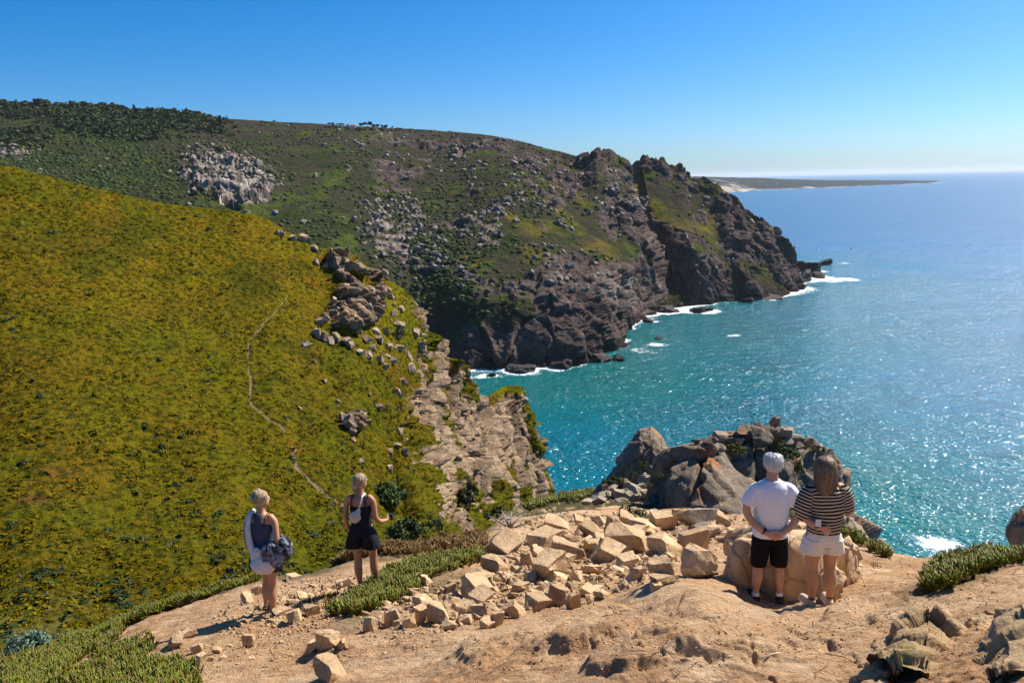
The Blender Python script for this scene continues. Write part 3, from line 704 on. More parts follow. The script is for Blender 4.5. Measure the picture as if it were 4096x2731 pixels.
MR_grey = rock_mat('grey_cliff_rock', (.20, .15, .105), (.11, .082, .06), (.42, .32, .22), 1.3, (.42, .16, .05), .22, .92, .45)
MR_mid = rock_mat('weathered_rock', (.36, .29, .21), (.20, .165, .13), (.50, .42, .32), 3.0, None, .22, .92, .4)
MR_far = rock_mat('distant_rock', (.20, .165, .14), (.10, .085, .078), (.33, .28, .24), .5, None, .3, .92, .25)
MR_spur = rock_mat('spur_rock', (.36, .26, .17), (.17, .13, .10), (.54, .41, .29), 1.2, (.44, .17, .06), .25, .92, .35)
MR_wet = rock_mat('wet_sea_rock', (.035, .028, .026), (.018, .015, .015), (.07, .055, .05), .4, None, .5, .6, .3)
ROCKS = [cut_rock(100+i, 5+i % 5, (1, .8, .7), .012, 2, .036) for i in range(18)]
SLABS = [cut_rock(200+i, 5, (1, .8, .40), .012, 2, .034) for i in range(10)]
ROUND = [cut_rock(300+i, 12, (1, .85, .75), .10, 2, .022, 3) for i in range(8)]
SEAR = [cut_rock(600+i, 9, (1, .8, .6), .05, 3, .075) for i in range(8)]
SMALL = [cut_rock(400+i, 7, (1, .8, .65), .03) for i in range(10)]
for L in (ROCKS, SLABS, ROUND, SEAR):
    for me in L: me.polygons.foreach_set('use_smooth', np.ones(len(me.polygons), bool)); me.update()
for L in (ROCKS, SLABS):
    for me in L:
        try: me.set_sharp_from_angle(angle=math.radians(32))
        except Exception: pass
def with_mat(me, mat):
    c = me.copy(); c.materials.clear(); c.materials.append(mat); return c
_cache = {}
def rock_at(pos, size, mat, lib, label, group, name='rock', tilt=.35, sink=.18, rz=None, rv=None, cat='rock'):
    k = random.randrange(len(lib)) if rv is None else rv % len(lib)
    key = (id(lib), k, mat.name)
    if key not in _cache: _cache[key] = with_mat(lib[k], mat)
    o = bpy.data.objects.new(name, _cache[key]); link(o)
    w, dp, h = size
    o.scale = (w, dp, h); o.rotation_euler = (random.uniform(-tilt, tilt), random.uniform(-tilt, tilt), random.uniform(0, 6.28) if rz is None else rz)
    o.location = (pos[0], pos[1], pos[2]+h*(.5-sink))
    return tag(o, label, cat, group)
def px_rock(cx, cy, w, h, mat, lib, label, group=None, d=None, bvh=None, name='rock', **k):
    """rock whose outline is about w x h picture units round (cx,cy); stands on the ground under its foot"""
    if d is None:
        p, n = hit(cx, cy+h*.42, bvh)
        if p is None: return None
    else: p = Vector(P(cx, cy+h*.42, d).tolist())
    s = p.y/FPX*1.02
    return rock_at(p+Vector((0, w*s*.3, 0)), (w*s*1.06, w*s*.9, max(h*s*1.12, w*s*.3)), mat, lib, label, group, name=name, **k)

NEAR_ROCKS = [  # cx, cy, w, h, kind, label
 (663,569,32,30,'R','upright split boulder, second block left of the man, with a crack down its right side'),
 (702,564,36,34,'R','big split tan boulder with upright slabs, left of the man in black shorts'),
 (664,546,31,23,'R','blocky tan boulder directly behind the upright split boulder'),
 (696,544,40,26,'R','long pale boulder with a shaded front face, behind the slabby boulder'),
 (627,540,40,27,'R','broad flat-topped boulder with a pale sunlit top in the middle of the rubble'),
 (608,553,30,22,'R','pale block with one smooth sloping side, below the broad flat-topped boulder'),
 (567,552,38,18,'S','wide low boulder with a flat pale top and a shaded front'),
 (549,567,36,28,'R','large brown wedge-shaped boulder with a dark shaded face'),
 (551,577,34,15,'S','shaded slab lying against the foot of the brown wedge'),
 (567,560,17,10,'R','small orange-tan stone sitting in front of the wide low boulder'),
 (595,547,20,17,'R','tan cube-like rock wedged between two larger blocks'),
 (592,570,19,9,'S','thin tan slab lying on the earth above the dark slabs'),
 (636,574,18,18,'R','pointed triangular stone left of the upright split boulder'),
 (627,563,24,14,'R','low crumbly boulder with a cracked top'),
 (573,598,18,25,'R','upright slab with one bright sunlit side and one dark side'),
 (560,596,24,22,'R','dark purplish slab leaning on the bright-sided one'),
 (541,600,27,15,'S','long low brown slab at the lower end of the rubble'),
 (588,591,19,9,'S','flat pale stone to the right of the bright-sided slab'),
 (601,594,15,8,'S','small pale slab at the end of the slab row'),
 (590,598,10,10,'R','small cube of rock in front of the flat pale stone'),
 (664,581,29,9,'S','thin slab lying at the foot of the upright split boulder'),
 (656,586,13,8,'R','small stone lying alone below the thin slab'),
 (662,521,27,22,'R','tall pale boulder catching full sun near the dark outcrop'),
 (694,519,42,20,'O','layered grey-brown boulder with rounded ledges below the outcrop'),
 (629,521,24,15,'R','grey tilted slab just below the green bush'),
 (614,524,18,16,'R','grey-brown boulder touching the right foot of the bush'),
 (600,521,14,14,'R','small peaked pale rock near the left foot of the bush'),
 (587,526,15,17,'R','tan rock leaning left, beyond the flat-topped boulder'),
 (643,527,28,12,'S','long tilted slab pointing at the tall pale boulder'),
 (637,533,24,9,'S','thin dark slab under the long tilted one'),
 (557,527,30,13,'R','low grey-tan rock on the far side of the rubble by the path'),
 (544,541,36,15,'R','long brown boulder with a dark underside above the wedge'),
 (592,532,24,11,'S','brown slab with a notched edge in the middle rubble'),
 (713,531,20,11,'O','rounded brown stone right of the long pale boulder'),
 (705,527,18,12,'O','grey rounded stone under the layered boulder'),
 (737,536,24,12,'S','flat orange-tan stone left of the man'),
 (724,521,16,12,'R','pale broken stone left of the shirt of the man'),
 (716,515,14,9,'R','small pale stone on top of the rubble near the outcrop'),
 (679,514,15,10,'R','light angular stone at the very top of the rubble'),
 (474,588,31,19,'S','domed brown slab with a dark underside, near the succulents'),
 (479,578,27,14,'S','second domed slab resting on the one nearest the succulents'),
 (451,590,16,13,'R','pale split stone left of the domed slabs'),
 (424,580,14,10,'R','pale flat stone beside the succulent patch'),
 (410,592,16,8,'S','orange-tan slab at the edge of the succulent patch'),
 (421,602,22,13,'R','smooth tan rock below the succulent patch'),
 (480,599,27,9,'S','cracked pale slab below the domed slabs'),
 (493,565,26,17,'R','brown boulder with a dark hollow beneath, upper left of the rubble'),
 (504,545,34,20,'R','large hollowed brown boulder at the far left of the rubble'),
 (526,559,16,20,'R','upright pale stone between two brown boulders'),
 (520,588,18,11,'R','tan split stone in the middle of the lower rubble'),
 (536,590,15,8,'R','angular tan stone above the long low slab'),
 (464,609,18,12,'R','tan angular stone in the row along the lower edge of the rubble'),
 (479,611,18,14,'R','broken brown stone in the row along the lower edge of the rubble'),
 (496,617,15,21,'R','tall shaded stone standing at the lower edge of the rubble'),
 (514,609,22,20,'R','square brown block at the lower edge of the rubble'),
 (536,603,26,14,'R','low reddish block between the square block and the slab row'),
 (437,614,25,20,'R','large grey-tan block with a fractured front at the lower edge of the rubble'),
 (419,615,16,21,'R','upright pale block left of the fractured one'),
 (408,620,18,16,'R','dark-sided tan block at the lower edge of the rubble'),
 (392,616,18,19,'R','leaning pale block below the right end of the succulents'),
 (370,623,14,17,'R','narrow pointed tan stone below the succulents'),
 (327,639,25,23,'R','large leaning pale slab at the lower left end of the rubble'),
 (342,643,13,14,'R','tan stone against the right side of the leaning pale slab'),
 (314,646,19,11,'S','dark flat stone under the leaning pale slab'),
 (326,671,34,23,'R','large brown pointed boulder alone at the bottom of the picture'),
 (486,624,15,8,'R','small tan stone just below the block row'),
 (449,626,15,9,'R','small brown stone below the fractured block'),
 (174,642,15,12,'R','tan stone at the lower end of the shadow of the woman with the jacket'),
 (196,647,13,12,'R','rounded brown stone beside the path below the shadow'),
 (248,640,14,13,'R','pale stone standing alone on the path'),
 (186,634,16,8,'S','flat stone half inside the shadow on the path'),
 (255,589,14,13,'R','pale rock behind the left calf of the woman with the jacket'),
 (245,599,15,9,'R','brown rock at the edge of the path behind the raised foot'),
 (302,596,12,10,'R','grey pointed stone casting a shadow between the two young women'),
 (281,613,20,10,'S','pale slab right of the sandal of the woman with the jacket'),
 (293,616,14,12,'R','pale block at the right end of the sandal slab'),
 (310,610,16,13,'R','tan block with a shadowed left side above the rubble tip'),
 (291,578,15,6,'S','white flat stone right of the legs of the woman with the jacket'),
 (343,583,15,8,'S','tan slab left of the legs of the woman with the belt bag'),
 (392,568,9,9,'R','reddish stone right of the legs of the woman with the belt bag'),
 (409,563,8,8,'R','small white pointed stone at the edge of the succulents'),
 (200,658,12,9,'R','small tan rock at the bottom near the corner plants'),
 (216,650,9,7,'R','tiny pale rock right of the rounded brown stone'),
]
_t = {'R': ROCKS, 'S': SLABS, 'O': ROUND}
def build_near_rocks():
    for i, (x, y, w, h, k, lab) in enumerate(NEAR_ROCKS):
        g = .98 if x > 350 else 1.0
        px_rock(x, y, w*g, h*g, MR_sand if y > 530 or k != 'O' else MR_mid, SLABS if k == 'R' and w > h*1.22 else _t[k], lab, 'rocks of the rubble field and path', rv=i*5+1, rz=random.uniform(-.9, .9), tilt=.34, sink=.24)
    # loose stones one can still pick out
    Z = [((470,598),(100,20),-10,78,(5,15),'small angular tan stone between the blocks of the lower rubble','small stones of the lower rubble'),
         ((590,555),(88,36),-6,84,(5,17),'small pale stone wedged among the boulders of the rubble field','small stones among the boulders'),
         ((310,603),(48,18),-12,40,(3,9),'small pale stone scattered on the path between the young women','small stones on the path'),
         ((240,650),(60,16),-8,22,(3,7),'small stone scattered on the bare earth in the lower left','small stones on the lower path'),
         ((680,530),(55,16),0,34,(6,15),'small broken stone at the foot of the grey outcrop','broken stones below the outcrop'),
         ((415,565),(34,9),-22,10,(3,6),'small white stone beside the green succulents','small stones by the succulents'),
         ((395,640),(75,16),-14,16,(3,6),'small stone lying below the block row','stray stones below the block row')]
    for c, r, an, n, sz, lab, grp in Z:
        a = math.radians(an)
        for _ in range(n):
            t = random.uniform(0, 6.28); q = random.random()**.6
            u, v = q*r[0]*math.cos(t), q*r[1]*math.sin(t)
            x, y = c[0]+u*math.cos(a)-v*math.sin(a), c[1]+u*math.sin(a)+v*math.cos(a)
            w = sz[0]+(sz[1]-sz[0])*random.random()**2
            px_rock(x, y, w, w*random.uniform(.35, .8), MR_sand, SMALL if w < 6 else (SLABS if random.random() < .5 else ROCKS), lab, grp, name='stone', cat='stone', tilt=.55, sink=.26, rz=random.uniform(0, 6.28))
build_near_rocks()
def lib_arrays(lib):
    out = []
    for me in lib:
        bm = bmesh.new(); bm.from_mesh(me); bmesh.ops.triangulate(bm, faces=bm.faces[:])
        out.append((np.array([v.co[:] for v in bm.verts]), np.array([[v.index for v in f.verts] for f in bm.faces]))); bm.free()
    return out
def rotz(a):
    c, s = np.cos(a), np.sin(a); o = np.zeros_like(a); i = np.ones_like(a)
    return np.stack([np.stack([c, -s, o], -1), np.stack([s, c, o], -1), np.stack([o, o, i], -1)], -2)
def rand_rot(n, amt=1.0):
    q = RNG.normal(size=(n, 4)); q[:, 1:3] *= amt; q /= np.linalg.norm(q, axis=1, keepdims=True)
    w, x, y, z = q.T
    return np.stack([np.stack([1-2*(y*y+z*z), 2*(x*y-z*w), 2*(x*z+y*w)], -1), np.stack([2*(x*y+z*w), 1-2*(x*x+z*z), 2*(y*z-x*w)], -1), np.stack([2*(x*z-y*w), 2*(y*z+x*w), 1-2*(x*x+y*y)], -1)], -2)
def scatter_mesh(name, arrs, pos, scl, rot, mat, attrs=None, smooth=False):
    vs, fs, off, at = [], [], 0, []
    pick = RNG.integers(0, len(arrs), len(pos))
    for k, (v, f) in enumerate(arrs):
        I = np.nonzero(pick == k)[0]
        if not len(I): continue
        w = np.einsum('nij,nvj->nvi', rot[I], v[None]*scl[I][:, None, :])+pos[I][:, None, :]
        vs.append(w.reshape(-1, 3)); fs.append((f[None]+(np.arange(len(I))*len(v))[:, None, None]).reshape(-1, 3)+off); off += w.shape[0]*w.shape[1]
        if attrs is not None: at.append(np.repeat(attrs[I], len(v)))
    me = mesh_from(name, np.concatenate(vs), np.concatenate(fs), smooth, {'tone': np.concatenate(at)} if attrs is not None else None)
    return ob(name, me, mat)
tiny = lib_arrays([cut_rock(500+i, 6, (1, .8, .6), 0) for i in range(6)])
def gravel():
    pos, scl = [], []
    zones = [(300,606,90,26,-12,1500),(240,655,90,22,-8,1100),(470,600,120,26,-14,1500),(580,550,90,40,0,900),(700,530,70,20,0,300),(880,600,120,40,0,700),(620,640,220,34,0,1100),(930,640,100,40,0,500),(410,640,80,18,-14,400)]
    for cx, cy, rx, ry, an, n in zones:
        a = math.radians(an)
        for _ in range(n):
            t = random.uniform(0, 6.28); q = random.random()**.5
            u, v = q*rx*math.cos(t), q*ry*math.sin(t)
            p, _n = hit(cx+u*math.cos(a)-v*math.sin(a), cy+u*math.sin(a)+v*math.cos(a))
            if p is None: continue
            s = (.010+.032*random.random()**2.5)*(1 if cx < 800 and cy < 630 else .6)*(p.y/9)
            pos.append((p.x, p.y, p.z+s*.1)); scl.append((s*1.3, s, s*.75))
    pos = np.array(pos); scl = np.array(scl)
    tag(scatter_mesh('gravel', tiny, pos, scl, rand_rot(len(pos), .35), MR_sand), kind='stuff')
gravel()
def rubble():
    pos, scl = [], []
    for cx, cy, rx, ry, an, n in [(590,556,95,38,-4,460),(470,600,112,22,-11,420),(310,602,60,18,-12,60),(680,530,60,18,0,60)]:
        a = math.radians(an)
        for _ in range(n):
            t = random.uniform(0, 6.28); q = random.random()**.5; u, v = q*rx*math.cos(t), q*ry*math.sin(t)
            p, _n = hit(cx+u*math.cos(a)-v*math.sin(a), cy+u*math.sin(a)+v*math.cos(a))
            if p is None or p.y > 30: continue
            s = (.045+.09*random.random()**2)*(p.y/10); pos.append((p.x, p.y, p.z+s*.08)); scl.append((s*1.4, s, s*random.uniform(.35, .8)))
    pos = np.array(pos); tag(scatter_mesh('rubble', lib_arrays(SMALL), pos, np.array(scl), rand_rot(len(pos), .4), MR_sand), kind='stuff')
rubble()

def grid_pick(Wg, weight, n):
    """n random grid points with chance ~ weight x area"""
    du = np.linalg.norm(np.gradient(Wg, axis=0), axis=-1); dv = np.linalg.norm(np.gradient(Wg, axis=1), axis=-1)
    p = (weight*du*dv).ravel(); p = np.clip(p, 0, None); p /= p.sum()
    I = RNG.choice(len(p), n, p=p)
    return np.unravel_index(I, weight.shape)
# ---- boulders of the far slope
def far_boulders():
    px, py = FG[..., 0], FG[..., 1]
    w = FR*.35*sstep(640, 560, px)+.06*FR+.02
    areas = [(395,225,42,34,30,1.6),(415,245,34,26,35,1.4),(215,170,44,30,0,1.5),(250,178,40,22,20,1.4),(480,232,36,22,25,.9),(385,205,20,12,0,1.2),(12,152,28,10,0,1),(440,160,60,16,20,.5),(545,190,60,30,35,.6),(500,207,14,10,0,1.2),(350,145,60,10,10,.3),(620,200,30,40,-30,.7),(540,240,60,24,30,.35)]
    for cx, cy, rx, ry, an, a in areas: w = np.maximum(w, a*blob(px, py, cx, cy, rx, ry, an))
    w = w*(py < 300)*sstep(-.3, .15, fbm(FW/18., 4, .6, 44.0))*(px > -20)
    w[:, :6] *= .3
    depth = np.linalg.norm(FW-np.array([0, 0, CAMH]), axis=-1)
    w = w/depth**1.2
    i, j = grid_pick(FW, w, 4200)
    pos = FW[i, j]; s = .7+4.6*RNG.random(len(pos))**4
    order = np.argsort(-s/pos[:, 1]); big = order[:150]; rest = order[190:]
    LB = {0: ('pale boulder on the scree in the middle of the far slope', 'boulders on the far scree'), 1: ('pale boulder beside the quarry-like crag on the upper far slope', 'boulders by the upper crag'), 2: ('grey boulder on the rocky brow of the headland', 'boulders on the headland brow'), 3: ('grey boulder lying in the scrub of the far hillside', 'boulders in the far scrub')}
    for k in big:
        x, y = to_px(pos[k])
        z = 0 if 360 < x < 460 and 200 < y < 300 else 1 if 170 < x < 300 and y < 210 else 2 if x > 520 else 3
        rock_at(pos[k], (s[k]*1.25, s[k], s[k]*.85), MR_far, SMALL, LB[z][0], LB[z][1], name='boulder', cat='boulder', tilt=.6)
    sc = np.stack([s*1.25, s, s*.85], -1)
    tag(scatter_mesh('scree', tiny, pos[rest], sc[rest], rand_rot(len(rest), .6), MR_far), kind='stuff')
far_boulders()
GS = GW[::3, ::3]
hill_bvh = BVHTree.FromPolygons(GS.reshape(-1, 3).tolist(), grid_faces(*GS.shape[:2]).tolist())
def spur_rocks():
    L = [(277,232,5,4),(281,234,6,5),(293,238,7,5),(302,238,9,6),(308,240,6,5),(316,262,5,7),(336,262,8,9),(345,256,8,6),(325,266,6,5),(316,333,9,9),(322,336,9,9),(337,337,9,9),(346,341,8,8),(330,340,7,7),(306,344,9,6),(360,311,10,8),(368,306,7,6),(382,304,8,6),(378,314,7,6),(357,327,9,8),(366,339,9,8),(379,339,8,7),(388,346,9,5),(399,325,10,8),(401,309,8,6),(393,313,7,5),(409,367,13,9),(408,355,7,13),(399,347,9,5),(360,352,7,6),(368,354,8,6),(379,359,8,6),(372,347,7,5),(347,422,12,13),(341,417,7,8),(356,421,7,8),(378,406,8,5),(369,421,5,6),(389,468,6,6),(353,439,6,4),(361,461,6,3),(324,381,5,4),(314,361,4,4),(338,401,4,4),(299,407,3,4),(399,431,9,6),(397,445,9,5),(390,452,7,6),(404,452,8,8),(415,332,8,9),(421,345,7,10),(428,356,8,10),(392,360,9,6),(385,366,6,5),(402,382,9,7),(398,392,7,8),(375,330,8,6),(386,331,8,6),(350,345,7,6),(333,300,6,7),(326,318,8,8),(319,322,7,7),(390,296,7,5),(372,290,7,6)]
    for x, y, w, h in L:
        lab, grp = ('grey stone on the crest where the green hill meets its crag', 'stones on the hill crest') if y < 270 else ('grey boulder below the crag of the green hill', 'boulders below the crag') if y < 350 and x < 392 else ('grey boulder on the grassy shelf of the rocky spur', 'boulders on the spur shelf') if y < 400 else ('loose grey stone on the green slope above the sea cliff', 'loose stones on the green slope')
        if (x, y) == (347,422): lab, grp = 'biggest dark boulder standing alone low on the green slope', None
        if (x, y) == (409,367): lab, grp = 'large grey boulder with a rust-coloured top on the cliff edge', None
        if (x, y) == (389,468): lab, grp = 'single bright white stone low on the green slope', None
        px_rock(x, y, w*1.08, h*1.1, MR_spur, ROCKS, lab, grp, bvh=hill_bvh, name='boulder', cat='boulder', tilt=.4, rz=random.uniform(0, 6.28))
    # broken rock down the sea cliff and stones in the plants
    w = GR*.6+blob(GG[..., 0], GG[..., 1], 385, 335, 34, 40)*1.2+blob(GG[..., 0], GG[..., 1], 300, 236, 30, 6, 20)*1.5+.004+.03*(GG[..., 0] > 300)
    i, j = grid_pick(GW[:, 6:], w[:, 6:], 420); pos = GW[:, 6:][i, j]; s = .25+1.25*RNG.random(len(pos))**3
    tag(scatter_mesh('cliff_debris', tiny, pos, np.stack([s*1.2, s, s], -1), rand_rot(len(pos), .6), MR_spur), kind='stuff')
spur_rocks()
# ---- rocks in the water
SEA_ROCKS = [(702,309,24,6,'low dark islet with foam round it off the middle of the headland'),(649,320,14,4,'small dark rock awash off the first gully of the headland'),(659,337,11,4,'small lone black rock furthest out in the turquoise water'),(625,343,10,5,'low black rock beside the tip of the near buttress'),(615,344.5,13,6,'dark rock just off the tip of the near buttress'),(590,352,22,15,'tall dark stack with a sunlit side below the near cliff'),(604,357,20,10,'jagged dark rock outermost of the cluster below the near cliff'),(618,358,13,6,'low black rock at the seaward end of the cluster'),(491,374,10,5,'small black rock in the foam below the dark cliff'),(575,341,36,18,'wedge-shaped dark rock at the foot of the buttress'),(770,297,30,5,'long low reef below the headland point'),(748,300,16,5,'low rock at the foot of the headland'),(812,266,24,12,'dark rocky ledge running out from the headland point'),(826,262,20,6,'flat black ledge furthest out from the headland point'),(806,275,22,14,'dark rock mass below the headland point'),(822,275,20,6,'low black rock on the seaward side of the point'),(800,286,14,7,'small dark rock at the foot of the point'),(640,312,30,8,'dark ledge at the foot of the sunlit rib'),(668,309,24,7,'dark ledge at the mouth of the shaded gully'),(562,364,22,9,'dark ledge at the foot of the bulging cliff'),(520,369,30,8,'dark ledge along the foot of the near dark cliff')]
sea_pts = []
def sea_rocks():
    for x, y, w, h, lab in SEA_ROCKS:
        base = y+h*.5; d = sea_d(x, base); p = P(x, base, d); s = d/FPX
        n0 = 1 if w < 16 else 3
        root = rock_at((p[0], p[1]+w*s*.35, -h*s*.25), (w*s*1.1, w*s*.8, h*s*1.6), MR_wet, SEAR, lab, 'rocks standing in the sea', name='sea_rock', cat='sea rock', tilt=.15, sink=.30)
        t = np.linspace(0, 6.28, 16)
        sea_pts.append(np.stack([p[0]+np.cos(t)*w*s*.46, p[1]+w*s*.35+np.sin(t)*w*s*.36, t*0], -1))
    for x, y, r in [(937,543,1.0),(736,335,1.0),(760,262,1.5),(830,280,7),(848,279,6),(842,263,5),(640,350,4),(600,368,5),(650,360,2),(622,366,2),(655,344,3)]:
        d = sea_d(x, y); p = P(x, y, d); t = np.linspace(0, 6.28, 8); sea_pts.append(np.stack([p[0]+np.cos(t)*r, p[1]+np.sin(t)*r*1.6, t*0], -1))
sea_rocks()

# ================================================================ outcrop on the ridge beyond the rubble
def shell(name, cols, ybot, d, th, mat, label, cell=2.2, amp=.7, parent=None, n=(170, 100), seed=0., cat='rock outcrop', lean=0.0, pw=.75):
    C = np.array(cols, float); nu, nv = n
    xq = np.linspace(C[0, 0], C[-1, 0], nu); yt = np.interp(xq, C[:, 0], C[:, 1])
    ph = np.linspace(-.05, math.pi*.93, nv)
    e = np.sin(np.linspace(0, math.pi, nu))**.6
    X = np.repeat(xq[:, None], nv, 1)
    hgt = np.sin(ph)[None, :]; hgt = np.sign(hgt)*np.abs(hgt)**pw
    Y = ybot-(ybot-yt)[:, None]*hgt
    D = d-th*np.cos(ph)[None, :]*e[:, None]-lean*(1-hgt)*(ph < math.pi/2)[None, :]
    Wd = P(X, Y, D)
    N = gnormals(Wd); c = Wd.mean((0, 1)); N *= np.sign((N*(Wd-c)).sum(-1).mean())
    Q = Wd@np.array([[.8, .1, .6], [0, 1, 0], [-.6, 0, .8]])
    f1, f2, rid, tl = worley(Q*np.array([1/cell, 1/cell, 1/(cell*1.9)])+.12*fbm(Wd/1.5, 2)[..., None]+seed)
    g1, g2, gid, gt = worley(Wd/(cell*.38)+seed)
    disp = amp*((rid-.5)*1.0+tl*.9-sstep(.09, 0, f2-f1)*.55)+amp*.28*((gid-.5)+gt*.9)+fbm(Wd/(cell*.5), 5, .6, seed)*amp*.35
    edge = np.clip(1-abs(ph-math.pi/2)/.35, 0, 1)[None, :]
    Wd = Wd+N*(disp*(1-.85*edge))[..., None]
    f = grid_faces(nu, nv)
    return tag(ob(name, mesh_from(name, Wd, f), mat, parent), label, cat), Wd
OUT = 'grey rock masses of the outcrop'
o1, W1 = shell('rock_outcrop', [(592,494),(598,487),(606,479),(613,471),(618,462),(622,453),(631,440),(636,434),(640,428.5),(646,427.5),(651,425),(656,429),(662,435.5),(664,441),(667,446),(670,452),(674,456),(682,478),(690,500)], 512, 56, 3.4, MR_grey, 'dark pointed rock spire rising against the sea, left of the main outcrop', 1.3, .36, seed=3)
o3, W3 = shell('rock_outcrop', [(684,462),(690,449),(703,441),(716,437),(735,432),(745,428),(756,425),(768,427),(778,430),(791,434),(799,440),(812,446),(822,449),(832,454),(837.5,460),(839.5,468),(839,478),(841,490),(843,505),(846,525),(850,545)], 560, 46, 5.5, MR_grey, 'broad grey rock mass crowned with boulders, behind the heads of the couple', 2.6, .95, seed=11)
o2, W2 = shell('rock_outcrop', [(646,500),(650,484),(656,470),(662,458),(670,449),(678,447),(684,445),(692,444),(703,442),(713,441.5),(719,446),(726,455),(735,466),(745,475),(754,483),(762,494),(768,510),(776,540)], 560, 35, 3.6, MR_grey, 'sheer dark rock face with an orange lichen-stained sloping edge, left of the man', 3.0, .75, seed=7, lean=1.5)
o4, W4 = shell('rock_outcrop', [(832,500),(838,503),(843,506),(849,512),(855,519),(861,525),(867,533),(873,540),(882,548),(892,560)], 580, 27, 2.5, MR_grey, 'dark rock ridge running down to the water, right of the couple', 1.6, .4, seed=17)
o5, W5 = shell('rock_outcrop', [(1011,560),(1013,540),(1014,528),(1017,518),(1020,509),(1024,505),(1030,501),(1042,496),(1060,492),(1090,495),(1120,510)], 590, 15.5, 1.2, MR_grey, 'dark rock wall cut off by the right edge of the picture', 1.1, .18, seed=23)
for o in (o1, o2, o3, o4): o['group'] = OUT
def outcrop_boulders():
    bo = BVHTree.FromPolygons(np.concatenate([w.reshape(-1, 3) for w in (W1, W2, W3)]).tolist(), np.concatenate([grid_faces(170, 100)+k*17000 for k in range(3)]).tolist())
    L = [(690,449,15,12,36,'rounded grey boulder sitting alone on the crest left of the grey-topped boulders'),(664,458,21,20,35,'smooth rounded boulder at the left shoulder of the sheer rock face'),
     (708,441,12,8,0,0),(721,437,15,9,0,0),(702,448,13,10,0,0),(710,446,13,8,0,0),(719,447,13,8,0,0),(737,434,10,6,0,0),(744,430,20,9,0,0),(757,425,11,7,0,0),(761,438,23,20,0,'largest angular boulder just below the top of the outcrop'),(767,428,9,8,0,0),
     (774,422.5,12,13,45,'dark horn-shaped rock at the highest point of the outcrop'),(782,431,23,11,0,'long rounded boulder capping the top of the outcrop'),(777,437,11,7,0,0),(788,441,13,8,0,0),(794,438,13,9,0,0),(809,441,15,10,0,'grey boulder pair member perched on the right end of the crest'),(802,441,7,7,0,0),(815,447,10,7,0,0),(730,440,11,7,0,0),(750,434,12,7,0,0),(695,441,9,5,0,0),(726,444,9,6,0,0),(740,440,10,6,0,0),(735,436,8,5,0,0),(728,436,9,5,0,0),(770,436,9,7,0,0),(798,446,10,6,0,0),(822,452,9,6,0,0),(714,440,9,6,0,0),(752,428,8,5,0,0)]
    for x, y, w, h, d, lab in L:
        lab = lab or 'rounded grey boulder in the pile along the crest of the outcrop'
        p = bo.ray_cast(Vector((0, 0, CAMH)), raydir(x, y+h*.45))[0] if not d else Vector(P(x, y+h*.45, d).tolist())
        if p is None: p = Vector(P(x, y+h*.45, 46).tolist())
        s = p.y/FPX; p = p-raydir(x, y)*(w*s*.2)
        rock_at(p, (w*s*1.05, w*s*.85, h*s*1.15), MR_grey, ROCKS if w > 22 or d == 45 else ROUND, lab, 'boulders on the outcrop', name='boulder', cat='boulder', tilt=.2, sink=.08, rz=random.uniform(-.5, .5))
    M = [(613,488,9,7),(619,494,12,8),(627,485,10,11),(627,492,13,8),(635,489,14,9),(642,487,9,9),(649,479,8,10),(645,474,5,4),(643,477,11,7),(599,495,15,8),(609,494,8,7),(598,499,16,8),(587,501,10,5),(646,492,11,7),(657,493,8,9),(660,503,21,20),(674,505,13,15),(620,501,12,8),(634,497,10,8),(606,486,7,6),(652,487,8,8)]
    for i, (x, y, w, h) in enumerate(M):
        d = 31+(512-y)*.35
        s = d/FPX; p = P(x, y+h*.45, d)
        lab = 'grey-tan rock in the heap between the spire and the green bush'
        if i == 15: lab = 'big dark boulder right of the green bush'
        if i == 16: lab = 'narrow rust-stained boulder between the green bush and the sheer face'
        rock_at(p, (w*s*1.1, w*s*.9, h*s*1.2), MR_mid if w < 20 else MR_grey, ROCKS, lab, 'rocks of the heap below the spire', tilt=.3, sink=.12, rz=random.uniform(-.7, .7))
outcrop_boulders()
MR_block = rock_mat('smooth_tan_rock', (.58, .39, .225), (.46, .29, .155), (.66, .48, .30), 2.2, None, .10, .9, .6)
BL = 'tan rock ledge behind the couple'
for k, (cols, yb, d_, th, lab, cell, amp) in enumerate([
    ([(722,590),(724,572),(728,556),(734,541),(742,534),(752,531),(757,534),(760,548),(762,590)], 598, 9.3, .28, 'cracked tan ledge block left of the knees of the white-haired man', .8, .08),
    ([(755,592),(757,560),(760,540),(768,531),(785,529),(805,529),(818,531),(824,538),(828,556),(831,592)], 600, 9.25, .45, 'large smooth tan boulder between the legs of the couple', 2.0, .03),
    ([(819,590),(821,578),(825,569),(832,566),(838,570),(842,580),(843,592)], 596, 8.75, .16, 'small broken tan rock between the calves of the woman in the striped top', .3, .06),
    ([(834,592),(836,562),(838,546),(843,538),(849,534),(853,541),(859,545),(863,556),(867,566),(868,574),(864,588)], 592, 9.35, .30, 'cracked tan boulder right of the legs of the woman in the striped top', .75, .10),
    ([(727,545),(733,534),(745,527),(762,521),(790,519),(812,521),(825,527),(831,540)], 552, 10.6, .35, 'pale flat ledge rock showing behind the waists of the couple', .35, .08)]):
    shell('rock', cols, yb, d_, th, MR_block, lab, cell, amp, n=(120, 80), seed=50+k*3.3, cat='rock', pw=.45)[0]['group'] = BL
